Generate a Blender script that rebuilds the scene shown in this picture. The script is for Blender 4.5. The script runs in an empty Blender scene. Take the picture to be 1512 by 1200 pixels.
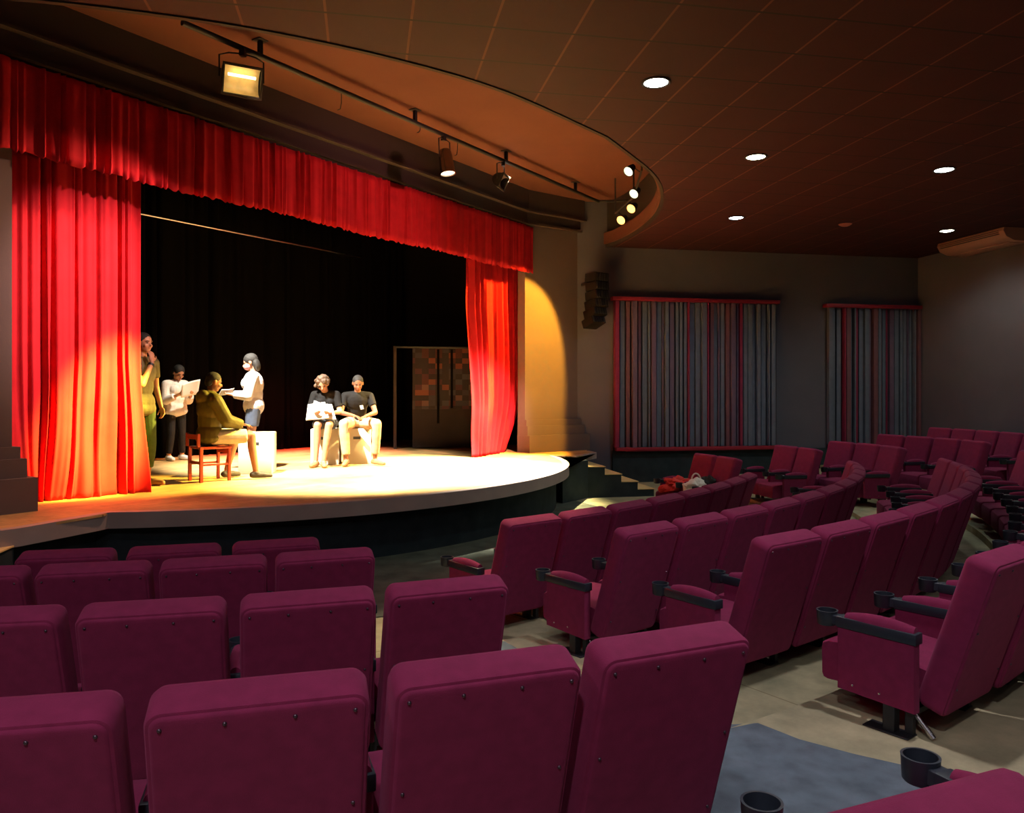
import bpy, bmesh, math, random
from mathutils import Vector, Matrix, noise

random.seed(7)
C = bpy.context.scene.collection
scene = bpy.context.scene
PI = math.pi

# ------------------------------------------------------------------ camera, exposure, world, lights
CAM_Z = 1.75
cam_data = bpy.data.cameras.new('camera')
cam = bpy.data.objects.new('camera', cam_data)
C.objects.link(cam)
cam.location = (0, 0, CAM_Z)
cam.rotation_euler = (PI / 2, 0, 0)
cam_data.sensor_width = 36
cam_data.lens = 36 * 1150 / 1512
cam_data.shift_y = -20 / 1512
cam_data.clip_start = 0.02
scene.camera = cam
scene.view_settings.view_transform = 'Standard'
scene.view_settings.look = 'None'
scene.view_settings.gamma = 1
scene.view_settings.use_curve_mapping = False
scene.view_settings.exposure = 0.0
scene.cycles.use_denoising = True
scene.cycles.max_bounces = 7
scene.cycles.diffuse_bounces = 4
scene.cycles.sample_clamp_indirect = 4

world = bpy.data.worlds.new('world')
world.use_nodes = True
world.node_tree.nodes['Background'].inputs[0].default_value = (0.9, 0.8, 1.0, 1)
world.node_tree.nodes['Background'].inputs[1].default_value = 0.0
scene.world = world

# frames of reference: stage line (s along it, n towards the audience), room grid (l lateral, d depth)
STAGE_ANGLE = math.radians(55.7)
PL = Vector((-4.55, 7.35, 0))
ES = Vector((math.cos(STAGE_ANGLE), math.sin(STAGE_ANGLE), 0))
EN = Vector((ES.y, -ES.x, 0))
ROOM_ANGLE = math.radians(10.7)
EL = Vector((math.cos(ROOM_ANGLE), math.sin(ROOM_ANGLE), 0))
ED = Vector((-EL.y, EL.x, 0))
CEIL = CAM_Z + 2.85
SOFFIT = CAM_Z + 3.72
STAGE = 0.65
ROW_C = Vector((-4.2, 12.2, 0))
S_MID = 4.24


def SN(s, n, z=0.0):
    p = PL + ES * s + EN * n
    return Vector((p.x, p.y, z))


def LD(l, d, z=0.0):
    p = EL * l + ED * d
    return Vector((p.x, p.y, z))


def to_ld(x, y):
    v = Vector((x, y, 0))
    return v.dot(EL), v.dot(ED)


def spot(name, loc, target, watts, color, angle, blend, radius=0.06):
    d = bpy.data.lights.new(name, 'SPOT')
    d.energy = watts
    d.color = color
    d.spot_size = math.radians(angle)
    d.spot_blend = blend
    d.shadow_soft_size = radius
    o = bpy.data.objects.new(name, d)
    C.objects.link(o)
    o.location = loc
    o.rotation_euler = (Vector(target) - Vector(loc)).to_track_quat('-Z', 'Y').to_euler()
    return o


# stage lights: lanterns above the apron and at the recess end, plus added fixtureless spots
WARM = (1.0, 0.74, 0.40)
AMBER = (1.0, 0.50, 0.06)
BAR_N, BAR_Z = 1.08, 5.30
spot('stage_spot_centre', SN(6.4, BAR_N, 5.15), SN(5.0, 0.45, STAGE), 50000, (1.0, 0.93, 0.76), 59, 0.7)
spot('stage_spot_far', SN(7.7, BAR_N, 5.15), SN(6.5, 0.55, STAGE), 13000, (1.0, 0.82, 0.42), 50, 0.8)
spot('stage_spot_streak', (1.85, 13.0, 4.8), SN(7.68, -0.35, 1.7), 12000, (1.0, 0.66, 0.06), 12, 0.8)
spot('fill_front_floor', SN(2.4, 3.2, 4.9), (-0.15, 5.75, 0), 950, (1.0, 0.74, 0.45), 25, 0.6)  # added warm spill on the front floor and seats; no fixture here
spot('stage_spot_front', SN(4.4, BAR_N, 5.15), SN(3.6, 0.60, STAGE), 16000, (1.0, 0.80, 0.42), 44, 0.8)
spot('stage_spot_amber', (1.45, 12.7, 4.85), SN(2.3, -0.6, STAGE + 0.4), 17000, (1.0, 0.66, 0.12), 20, 0.8)
spot('fill_curtain_amber', SN(2.7, 3.4, 4.80), SN(1.02, -0.33, 1.55), 38000, (1.0, 0.74, 0.08), 17, 0.85)  # added to turn the near curtain amber; no lantern hangs here
spot('fill_curtain_wash', SN(2.2, 3.3, 4.85), SN(0.75, -0.33, 2.70), 1900, (1.0, 0.62, 0.55), 34, 0.9)  # added pinkish wash for the near curtain, without a fixture
spot('fill_valance_wash', SN(4.6, 3.2, 4.75), SN(4.2, 0.1, 3.95), 160, (1.0, 0.40, 0.36), 80, 0.9)  # added weak light on the valance, not from any lantern
spot('stage_spot_wing', (1.9, 13.45, 4.66), SN(7.9, -0.2, 2.15), 3600, (1.0, 0.45, 0.03), 59, 0.18)
spot('stage_spot_pair', (1.6, 12.3, 4.95), SN(4.95, -1.15, STAGE + 0.4), 9000, (1.0, 0.72, 0.25), 13, 0.7)
spot('flood_lamp_beam', SN(1.75, BAR_N + 0.12, 4.86), SN(-0.55, 0.2, 1.7), 520, (1.0, 0.52, 0.34), 74, 0.9)
spot('stage_spot_far_curtain', SN(6.0, 2.6, 4.7), SN(7.95, -0.35, 1.45), 3600, (1.0, 0.50, 0.38), 21, 0.9)
spot('fill_stage_white', SN(2.0, -0.6, 5.3), SN(4.4, -1.5, STAGE + 0.5), 9000, (1.0, 0.95, 0.82), 48, 0.7)  # added inside the stage to light the people; the pipe carries no lamp
spot('fill_stage_back', SN(4.6, -1.2, 5.3), SN(3.9, -3.2, STAGE + 0.4), 1700, (1.0, 0.88, 0.70), 34, 0.8)  # added so the woman at the back is lit; no lamp hangs here
spot('fill_stage_red', SN(6.4, -1.6, 5.4), SN(6.0, -3.2, STAGE), 3000, (1.0, 0.08, 0.06), 50, 0.8)  # added red tint for the rear stage floor, without a fixture

# ceiling downlights: six in view, more of the same grid behind and beside the camera
DOWNLIGHTS = [(1.32, 7.14, (0.93, 1.0, 0.98), 'nearest of the row, beside the curved ceiling edge'),
              (2.94, 9.39, (1.0, 0.95, 0.68), 'warm yellowish one between the cooler lamps'),
              (5.51, 9.93, (0.86, 1.0, 1.0), 'cool bluish one farthest from the stage'),
              (3.64, 12.65, (0.78, 0.91, 1.0), 'small far one in front of the slatted panels'),
              (7.63, 13.66, (1.0, 0.98, 0.78), 'one beside the air conditioner')]
HIDDEN_LIGHTS = [(LD(-1.8, 3.2), 50), (LD(2.6, 3.0), 280, 95), (LD(6.6, 3.4), 40), (LD(-2.6, 0.2), 130), (LD(2.2, -0.5), 25), (LD(6.4, -0.2), 10),
                 (LD(-0.5, -0.9), 420), (LD(2.6, -3.2), 12), (LD(10.4, 8.6), 60)]
LIGHT_WATTS = 62


# ------------------------------------------------------------------ materials
def mat(name, color, rough=0.6, metal=0.0, var=0.0, vscale=8.0, bump=0.0, bscale=60.0, sheen=0.0, spec=0.5, emit=None, estr=0.0):
    m = bpy.data.materials.new(name)
    m.use_nodes = True
    nt = m.node_tree
    b = nt.nodes['Principled BSDF']
    b.inputs['Base Color'].default_value = (*color, 1)
    b.inputs['Roughness'].default_value = rough
    b.inputs['Metallic'].default_value = metal
    b.inputs['Specular IOR Level'].default_value = spec
    if sheen:
        b.inputs['Sheen Weight'].default_value = sheen
        b.inputs['Sheen Roughness'].default_value = 0.5
        b.inputs['Sheen Tint'].default_value = (min(1, color[0] * 3), min(1, color[1] * 3 + .1), min(1, color[2] * 3 + .1), 1)
    if emit:
        b.inputs['Emission Color'].default_value = (*emit, 1)
        b.inputs['Emission Strength'].default_value = estr
    tc = nt.nodes.new('ShaderNodeTexCoord')
    if var:
        n = nt.nodes.new('ShaderNodeTexNoise')
        n.inputs['Scale'].default_value = vscale
        n.inputs['Detail'].default_value = 4
        nt.links.new(tc.outputs['Object'], n.inputs['Vector'])
        r = nt.nodes.new('ShaderNodeValToRGB')
        r.color_ramp.elements[0].position = 0.3
        r.color_ramp.elements[1].position = 0.7
        r.color_ramp.elements[0].color = (*[c * (1 - var) for c in color], 1)
        r.color_ramp.elements[1].color = (*[min(1, c * (1 + var)) for c in color], 1)
        nt.links.new(n.outputs['Fac'], r.inputs['Fac'])
        nt.links.new(r.outputs['Color'], b.inputs['Base Color'])
    if bump:
        n2 = nt.nodes.new('ShaderNodeTexNoise')
        n2.inputs['Scale'].default_value = bscale
        n2.inputs['Detail'].default_value = 3
        nt.links.new(tc.outputs['Object'], n2.inputs['Vector'])
        bp = nt.nodes.new('ShaderNodeBump')
        bp.inputs['Strength'].default_value = bump
        bp.inputs['Distance'].default_value = 0.01
        nt.links.new(n2.outputs['Fac'], bp.inputs['Height'])
        nt.links.new(bp.outputs['Normal'], b.inputs['Normal'])
    return m


M = {}
M['seat'] = mat('seat_fabric', (0.195, 0.0165, 0.062), 0.85, var=0.10, vscale=22, bump=0.25, bscale=420, sheen=0.25, spec=0.2)
M['plastic'] = mat('armrest_plastic', (0.018, 0.024, 0.034), 0.42, var=0.1, vscale=30)
M['steel_black'] = mat('black_steel', (0.012, 0.012, 0.014), 0.5, var=0.15, vscale=30)
M['stud'] = mat('stud_metal', (0.10, 0.07, 0.09), 0.3, metal=0.8, var=0.1)
M['chrome'] = mat('bright_metal', (0.55, 0.55, 0.55), 0.25, metal=1.0, var=0.05)
M['curtain'] = mat('red_velvet', (0.56, 0.015, 0.026), 0.8, var=0.12, vscale=6, bump=0.15, bscale=200, sheen=0.15, spec=0.15)
M['black_cloth'] = mat('black_stage_cloth', (0.0012, 0.0010, 0.0010), 0.95, var=0.2, vscale=3, spec=0.05)
M['black_paint'] = mat('black_paint', (0.004, 0.0035, 0.0035), 0.9, var=0.2, vscale=2, spec=0.05)
M['wall'] = mat('wall_grey_paint', (0.100, 0.096, 0.122), 0.85, var=0.08, vscale=1.2, bump=0.06, bscale=120, spec=0.2)
M['wing'] = mat('wing_wall_paint', (0.125, 0.093, 0.090), 0.85, var=0.06, vscale=1.5, bump=0.06, bscale=90, spec=0.2)
M['header'] = mat('header_paint', (0.050, 0.034, 0.031), 0.85, var=0.06, vscale=1.5, spec=0.2)
M['soffit'] = mat('soffit_paint', (0.105, 0.038, 0.024), 0.8, var=0.12, vscale=1.0, bump=0.05, bscale=60, spec=0.2)
M['dark_rim'] = mat('dark_rim_paint', (0.012, 0.007, 0.006), 0.8, var=0.1)
M['fascia'] = mat('dark_stage_carpet', (0.030, 0.042, 0.047), 0.95, var=0.18, vscale=5, bump=0.3, bscale=300, spec=0.1)
M['lip'] = mat('stage_lip_board', (0.38, 0.295, 0.265), 0.6, var=0.08, vscale=3)
M['carpet'] = mat('blue_grey_carpet', (0.120, 0.160, 0.185), 0.95, var=0.22, vscale=9, bump=0.35, bscale=260, spec=0.1)
M['front_carpet'] = mat('front_floor_carpet', (0.105, 0.115, 0.090), 0.95, var=0.3, vscale=4, bump=0.3, bscale=200, spec=0.1)
M['red_rail'] = mat('red_painted_wood', (0.30, 0.014, 0.036), 0.5, var=0.08)
M['slat_red'] = mat('red_slat', (0.24, 0.018, 0.060), 0.55, var=0.1)
M['slat_grey'] = mat('grey_slat', (0.115, 0.135, 0.185), 0.6, var=0.1)
M['slat_brown'] = mat('brown_slat', (0.150, 0.062, 0.080), 0.6, var=0.1)
M['slat_plum'] = mat('plum_slat', (0.125, 0.080, 0.130), 0.6, var=0.1)
M['recess'] = mat('panel_backing', (0.018, 0.019, 0.025), 0.9, var=0.1)
M['tread'] = mat('step_wood', (0.72, 0.52, 0.22), 0.6, var=0.12, vscale=6)
M['ac'] = mat('air_conditioner_plastic', (0.60, 0.31, 0.20), 0.4, var=0.03)
M['ac_dark'] = mat('air_conditioner_grille', (0.12, 0.08, 0.06), 0.6, var=0.1)
M['white_box'] = mat('white_stage_box', (0.75, 0.70, 0.58), 0.7, var=0.05, vscale=4)
M['red_wood'] = mat('red_stained_wood', (0.33, 0.035, 0.012), 0.4, var=0.15, vscale=12)
M['speaker'] = mat('speaker_black', (0.005, 0.004, 0.004), 0.85, var=0.2, vscale=40, spec=0.15)
M['paper'] = mat('white_paper', (0.82, 0.80, 0.76), 0.8, var=0.02)
M['lamp_shell'] = mat('lantern_black', (0.008, 0.007, 0.007), 0.7, var=0.1)
M['lamp_gold'] = mat('lit_flood_reflector', (0.8, 0.62, 0.3), 0.3, var=0.25, vscale=9, emit=(1.0, 0.56, 0.15), estr=0.10)
M['lamp_pink'] = mat('flood_glass', (0.55, 0.40, 0.33), 0.3, var=0.1)
M['lamp_warm'] = mat('lamp_amber_glow', (1, 0.8, 0.4), 0.4, emit=(1.0, 0.50, 0.13), estr=3.0, var=0.01)
M['lamp_cool'] = mat('lamp_white_glow', (1, 1, 0.9), 0.4, emit=(0.88, 1.0, 0.72), estr=1.5, var=0.01)
M['lamp_bright'] = mat('lamp_lens_glow', (1, 1, 1), 0.4, emit=(1.0, 0.84, 0.58), estr=2.2, var=0.01)
M['detector'] = mat('detector_plastic', (0.5, 0.18, 0.13), 0.5, var=0.05)
M['bag_white'] = mat('white_plastic_bag', (0.78, 0.74, 0.66), 0.45, var=0.08, bump=0.5, bscale=30)
M['bag_red'] = mat('red_cloth', (0.70, 0.03, 0.02), 0.7, var=0.15, bump=0.4, bscale=30)
M['bag_black'] = mat('black_cloth_bag', (0.012, 0.012, 0.012), 0.8, var=0.2)


def floor_wood(name, base, plank=0.0, sheet=1.2):
    m = bpy.data.materials.new(name)
    m.use_nodes = True
    nt = m.node_tree
    b = nt.nodes['Principled BSDF']
    b.inputs['Roughness'].default_value = 0.62
    b.inputs['Specular IOR Level'].default_value = 0.3
    tc = nt.nodes.new('ShaderNodeTexCoord')
    mp = nt.nodes.new('ShaderNodeMapping')
    mp.inputs['Rotation'].default_value = (0, 0, math.radians(-36) if not plank else -STAGE_ANGLE)
    nt.links.new(tc.outputs['Object'], mp.inputs['Vector'])
    n = nt.nodes.new('ShaderNodeTexNoise')
    n.inputs['Scale'].default_value = 2.2
    n.inputs['Detail'].default_value = 7
    n.inputs['Roughness'].default_value = 0.65
    nt.links.new(mp.outputs['Vector'], n.inputs['Vector'])
    r = nt.nodes.new('ShaderNodeValToRGB')
    r.color_ramp.elements[0].position = 0.32
    r.color_ramp.elements[1].position = 0.68
    r.color_ramp.elements[0].color = (*[c * k for c, k in zip(base, (0.55, 0.62, 0.62))], 1)
    r.color_ramp.elements[1].color = (*[min(1, c * 1.22) for c in base], 1)
    nt.links.new(n.outputs['Fac'], r.inputs['Fac'])
    br = nt.nodes.new('ShaderNodeTexBrick')
    br.inputs['Scale'].default_value = 1.0
    br.inputs['Brick Width'].default_value = 2.4 if not plank else 1.6
    br.inputs['Row Height'].default_value = sheet if not plank else plank
    br.inputs['Mortar Size'].default_value = 0.006 if not plank else 0.003
    br.inputs['Color1'].default_value = (1, 1, 1, 1)
    br.inputs['Color2'].default_value = (0.80, 0.82, 0.78, 1)
    br.inputs['Mortar'].default_value = (0.55, 0.52, 0.45, 1)
    nt.links.new(mp.outputs['Vector'], br.inputs['Vector'])
    mx = nt.nodes.new('ShaderNodeMix')
    mx.data_type = 'RGBA'
    mx.blend_type = 'MULTIPLY'
    mx.inputs['Factor'].default_value = 1
    nt.links.new(r.outputs['Color'], mx.inputs[6])
    nt.links.new(br.outputs['Color'], mx.inputs[7])
    nt.links.new(mx.outputs[2], b.inputs['Base Color'])
    return m


M['plywood'] = floor_wood('bare_plywood_floor', (0.42, 0.375, 0.225))
M['stage_wood'] = floor_wood('stage_floorboards', (0.55, 0.33, 0.13), plank=0.11)


def ceiling_mat():
    m = bpy.data.materials.new('brown_ceiling_tiles')
    m.use_nodes = True
    nt = m.node_tree
    b = nt.nodes['Principled BSDF']
    b.inputs['Roughness'].default_value = 0.75
    b.inputs['Specular IOR Level'].default_value = 0.25
    tc = nt.nodes.new('ShaderNodeTexCoord')
    sp = nt.nodes.new('ShaderNodeSeparateXYZ')
    nt.links.new(tc.outputs['Object'], sp.inputs[0])

    def line(sock, period, width, off):
        a = nt.nodes.new('ShaderNodeMath'); a.operation = 'ADD'; a.inputs[1].default_value = off + 100 * period
        nt.links.new(sock, a.inputs[0])
        d = nt.nodes.new('ShaderNodeMath'); d.operation = 'MODULO'; d.inputs[1].default_value = period
        nt.links.new(a.outputs[0], d.inputs[0])
        l = nt.nodes.new('ShaderNodeMath'); l.operation = 'LESS_THAN'; l.inputs[1].default_value = width
        nt.links.new(d.outputs[0], l.inputs[0])
        return l.outputs[0]
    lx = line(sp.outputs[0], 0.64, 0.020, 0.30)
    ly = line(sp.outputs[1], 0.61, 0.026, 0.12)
    n = nt.nodes.new('ShaderNodeTexNoise')
    n.inputs['Scale'].default_value = 3.0
    n.inputs['Detail'].default_value = 6
    nt.links.new(tc.outputs['Object'], n.inputs['Vector'])
    r = nt.nodes.new('ShaderNodeValToRGB')
    r.color_ramp.elements[0].color = (0.027, 0.0052, 0.0066, 1)
    r.color_ramp.elements[1].color = (0.041, 0.0086, 0.0110, 1)
    nt.links.new(n.outputs['Fac'], r.inputs['Fac'])
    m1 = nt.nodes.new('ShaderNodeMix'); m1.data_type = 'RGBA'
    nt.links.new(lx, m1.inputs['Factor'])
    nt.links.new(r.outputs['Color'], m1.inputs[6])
    m1.inputs[7].default_value = (0.110, 0.040, 0.026, 1)  # depth-running T-bars lightened: light caught on their flanges, put into the colour
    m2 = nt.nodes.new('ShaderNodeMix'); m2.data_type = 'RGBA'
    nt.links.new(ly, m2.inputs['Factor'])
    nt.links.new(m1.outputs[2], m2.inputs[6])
    m2.inputs[7].default_value = (0.008, 0.005, 0.004, 1)  # cross lines darkened: shade along the T-bars, put into the colour
    nt.links.new(m2.outputs[2], b.inputs['Base Color'])
    return m


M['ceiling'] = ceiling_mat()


def patchwork_mat():
    m = bpy.data.materials.new('patchwork_board')
    m.use_nodes = True
    nt = m.node_tree
    b = nt.nodes['Principled BSDF']
    b.inputs['Roughness'].default_value = 0.8
    tc = nt.nodes.new('ShaderNodeTexCoord')
    mp = nt.nodes.new('ShaderNodeMapping')
    mp.inputs['Scale'].default_value = (7.5, 1, 9.5)
    nt.links.new(tc.outputs['Object'], mp.inputs['Vector'])
    sn = nt.nodes.new('ShaderNodeVectorMath'); sn.operation = 'FLOOR'
    nt.links.new(mp.outputs['Vector'], sn.inputs[0])
    wn = nt.nodes.new('ShaderNodeTexWhiteNoise')
    nt.links.new(sn.outputs[0], wn.inputs['Vector'])
    r = nt.nodes.new('ShaderNodeValToRGB')
    r.color_ramp.interpolation = 'CONSTANT'
    e = r.color_ramp.elements
    e[0].color = (0.05, 0.02, 0.015, 1); e[0].position = 0
    e[1].color = (0.22, 0.04, 0.02, 1); e[1].position = 0.48
    for p, c in ((0.60, (0.10, 0.10, 0.12)), (0.70, (0.55, 0.16, 0.05)), (0.78, (0.20, 0.03, 0.05)), (0.86, (0.14, 0.17, 0.20)), (0.94, (0.42, 0.25, 0.18))):
        el = e.new(p)
        el.color = (*c, 1)
    nt.links.new(wn.outputs['Value'], r.inputs['Fac'])
    dk = nt.nodes.new('ShaderNodeMix'); dk.data_type = 'RGBA'; dk.blend_type = 'MULTIPLY'; dk.inputs['Factor'].default_value = 1
    dk.inputs[7].default_value = (0.20, 0.15, 0.15, 1)
    nt.links.new(r.outputs['Color'], dk.inputs[6])
    nt.links.new(dk.outputs[2], b.inputs['Base Color'])
    return m


M['patchwork'] = patchwork_mat()


# ------------------------------------------------------------------ object and mesh helpers
def tag(o, label=None, cat=None, group=None, kind=None):
    if label: o['label'] = label
    if cat: o['category'] = cat
    if group: o['group'] = group
    if kind: o['kind'] = kind
    return o


def empty(name, loc=(0, 0, 0), rz=0.0, label=None, cat=None, group=None):
    o = bpy.data.objects.new(name, None)
    C.objects.link(o)
    o.location = loc
    o.rotation_euler = (0, 0, rz)
    o.empty_display_size = 0.1
    return tag(o, label, cat, group)


def link(name, bm, m, parent=None, smooth=True, loc=None, rz=None):
    me = bpy.data.meshes.new(name)
    bm.normal_update()
    bm.to_mesh(me)
    bm.free()
    for mm in (m if isinstance(m, (list, tuple)) else [m]):
        me.materials.append(mm)
    if smooth:
        me.shade_smooth()
        me.set_sharp_from_angle(angle=math.radians(38))
    o = bpy.data.objects.new(name, me)
    C.objects.link(o)
    if parent is not None: o.parent = parent
    if loc is not None: o.location = loc
    if rz is not None: o.rotation_euler = (0, 0, rz)
    return o


def structure(name, bm, m, loc=None, rz=None, smooth=True):
    return tag(link(name, bm, m, smooth=smooth, loc=loc, rz=rz), kind='structure')


def add_box(bm, lo, hi, bevel=0.0, seg=2, mi=0, mtx=None):
    x0, y0, z0 = lo
    x1, y1, z1 = hi
    vs = [bm.verts.new(p) for p in ((x0, y0, z0), (x1, y0, z0), (x1, y1, z0), (x0, y1, z0), (x0, y0, z1), (x1, y0, z1), (x1, y1, z1), (x0, y1, z1))]
    fs = [bm.faces.new([vs[i] for i in f]) for f in ((0, 3, 2, 1), (4, 5, 6, 7), (0, 1, 5, 4), (1, 2, 6, 5), (2, 3, 7, 6), (3, 0, 4, 7))]
    new = set(vs)
    if bevel:
        es = {e for f in fs for e in f.edges}
        res = bmesh.ops.bevel(bm, geom=list(es), offset=bevel, segments=seg, profile=0.5, affect='EDGES', clamp_overlap=True)
        new = {v for v in res['verts']} | {v for v in vs if v.is_valid}
        fs = list({f for v in new for f in v.link_faces})
    for f in fs:
        if f.is_valid: f.material_index = mi
    if mtx is not None:
        for v in new:
            if v.is_valid: v.co = mtx @ v.co
    return new


def box(lo, hi, bevel=0.0, seg=2):
    bm = bmesh.new()
    add_box(bm, lo, hi, bevel, seg)
    return bm


def frame_axis(d):
    d = d.normalized()
    u = d.orthogonal().normalized()
    return u, d.cross(u)


def add_tube(bm, pts, r, seg=12, mi=0, caps=True, closed=False):
    pts = [Vector(p) for p in pts]
    rs = r if isinstance(r, (list, tuple)) else [r] * len(pts)
    rings = []
    u = None
    for i, p in enumerate(pts):
        a = pts[i - 1] if i else p
        b = pts[i + 1] if i < len(pts) - 1 else p
        d = (b - a).normalized()
        if u is None:
            u, v = frame_axis(d)
        else:
            u = (u - d * u.dot(d)).normalized()
            v = d.cross(u)
        rings.append([bm.verts.new(p + (u * math.cos(2 * PI * k / seg) + v * math.sin(2 * PI * k / seg)) * rs[i]) for k in range(seg)])
    for i in range(len(rings) - 1):
        for k in range(seg):
            f = bm.faces.new((rings[i][k], rings[i][(k + 1) % seg], rings[i + 1][(k + 1) % seg], rings[i + 1][k]))
            f.material_index = mi
    if caps:
        f = bm.faces.new(rings[0][::-1]); f.material_index = mi
        f = bm.faces.new(rings[-1]); f.material_index = mi
    return rings


def add_lathe(bm, prof, seg=24, mi=0, mtx=None):
    rings = []
    for r, z in prof:
        if r < 1e-6:
            rings.append([bm.verts.new((0, 0, z))])
        else:
            rings.append([bm.verts.new((r * math.cos(2 * PI * k / seg), r * math.sin(2 * PI * k / seg), z)) for k in range(seg)])
    for a, b in zip(rings, rings[1:]):
        for k in range(seg):
            k2 = (k + 1) % seg
            if len(a) == 1 and len(b) == 1: continue
            if len(a) == 1: f = bm.faces.new((a[0], b[k2], b[k]))
            elif len(b) == 1: f = bm.faces.new((a[k], a[k2], b[0]))
            else: f = bm.faces.new((a[k], a[k2], b[k2], b[k]))
            f.material_index = mi
    if mtx is not None:
        for rg in rings:
            for v in rg: v.co = mtx @ v.co


def add_ellipsoid(bm, c, r, rot=None, u=16, v=10, mi=0):
    mt = Matrix.Translation(Vector(c)) @ (rot.to_4x4() if rot is not None else Matrix.Identity(4)) @ Matrix.Diagonal((*r, 1))
    res = bmesh.ops.create_uvsphere(bm, u_segments=u, v_segments=v, radius=1, matrix=mt)
    for vv in res['verts']:
        for f in vv.link_faces: f.material_index = mi
    return res['verts']


def add_capsule(bm, a, b, ra, rb, seg=12, cap0=True, cap1=True, n=4):
    """tapered limb with round ends (flat where a cap is off)"""
    a, b = Vector(a), Vector(b)
    d = (b - a)
    L = d.length
    d.normalize()
    u, v = frame_axis(d)
    prof = []
    if cap0:
        for i in range(n + 1):
            t = PI / 2 * i / n
            prof.append((ra * math.sin(t), -ra * math.cos(t)))
    else:
        prof += [(0, 0), (ra, 0)]
    if cap1:
        for i in range(n + 1):
            t = PI / 2 * i / n
            prof.append((rb * math.cos(t), L + rb * math.sin(t)))
    else:
        prof += [(rb, L), (0, L)]
    rings = []
    for r, h in prof:
        if r < 1e-6: rings.append([bm.verts.new(a + d * h)])
        else: rings.append([bm.verts.new(a + d * h + (u * math.cos(2 * PI * k / seg) + v * math.sin(2 * PI * k / seg)) * r) for k in range(seg)])
    for p, q in zip(rings, rings[1:]):
        for k in range(seg):
            k2 = (k + 1) % seg
            if len(p) == 1: bm.faces.new((p[0], q[k2], q[k]))
            elif len(q) == 1: bm.faces.new((p[k], p[k2], q[0]))
            else: bm.faces.new((p[k], p[k2], q[k2], q[k]))


def add_prism(bm, poly, z0, z1, mi=0):
    lo = [bm.verts.new((x, y, z0)) for x, y in poly]
    hi = [bm.verts.new((x, y, z1)) for x, y in poly]
    n = len(poly)
    fs = [bm.faces.new(lo[::-1]), bm.faces.new(hi)]
    for i in range(n):
        j = (i + 1) % n
        fs.append(bm.faces.new((lo[i], lo[j], hi[j], hi[i])))
    for f in fs: f.material_index = mi
    return fs


def quad(bm, pts):
    return bm.faces.new([bm.verts.new(p) for p in pts])


def children(o):
    return [c for c in o.children]


def copy_tree(o, parent=None):
    c = o.copy()
    C.objects.link(c)
    if parent is not None: c.parent = parent
    for ch in children(o): copy_tree(ch, c)
    return c


def fuse(name, bm, m, voxel=0.008, parent=None, smooth_it=4, factor=0.5):
    """merge overlapping closed shapes into one continuous surface"""
    me = bpy.data.meshes.new(name)
    bmesh.ops.recalc_face_normals(bm, faces=bm.faces)
    bm.to_mesh(me)
    bm.free()
    o = bpy.data.objects.new(name, me)
    C.objects.link(o)
    r = o.modifiers.new('r', 'REMESH')
    r.mode = 'VOXEL'
    r.voxel_size = voxel
    s = o.modifiers.new('s', 'SMOOTH')
    s.iterations = smooth_it
    s.factor = factor
    dg = bpy.context.evaluated_depsgraph_get()
    me2 = bpy.data.meshes.new_from_object(o.evaluated_get(dg))
    o.modifiers.clear()
    o.data = me2
    bpy.data.meshes.remove(me)
    me2.name = name
    me2.materials.clear()
    me2.materials.append(m)
    me2.shade_smooth()
    if parent is not None: o.parent = parent
    return o


# ------------------------------------------------------------------ the room
L0, L1, D0, D1 = -6.5, 11.5, -5.0, 14.6


def clip_room(bm, pad=0.0):
    for co, no in ((LD(L1 + pad, 0), EL), (LD(L0 - pad, 0), -EL), (LD(0, D1 + pad), ED), (LD(0, D0 - pad), -ED)):
        bmesh.ops.bisect_plane(bm, geom=bm.verts[:] + bm.edges[:] + bm.faces[:], plane_co=co, plane_no=no, clear_outer=True)


ROW_R = [7.8, 8.7, 9.75, 10.85, 12.0]
ROW_Z = [0.0, 0.06, 0.12, 0.20, 0.27]
RISERS = [8.02, 9.0, 10.05, 11.2]


def floor_z(r):
    z = 0
    for rr, zz in zip(RISERS, ROW_Z[1:]):
        if r > rr: z = zz
    return z


def ring_floor():
    bm = bmesh.new()
    radii = [0.0, 5.0, RISERS[0]]
    prof = [(0.02, 0), (RISERS[0], 0)]
    for i, rr in enumerate(RISERS):
        prof.append((rr, ROW_Z[i + 1]))
        prof.append((RISERS[i + 1] if i < 3 else 22.0, ROW_Z[i + 1]))
    N = 150
    a0, a1 = math.radians(-125), math.radians(28)
    grid = [[bm.verts.new((ROW_C.x + r * math.cos(a0 + (a1 - a0) * k / N), ROW_C.y + r * math.sin(a0 + (a1 - a0) * k / N), z)) for k in range(N + 1)] for r, z in prof]
    for a, b in zip(grid, grid[1:]):
        for k in range(N):
            bm.faces.new((a[k], b[k], b[k + 1], a[k + 1]))
    clip_room(bm)
    bmesh.ops.recalc_face_normals(bm, faces=bm.faces)
    return bm


structure('floor', ring_floor(), M['plywood'], smooth=False)


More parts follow.
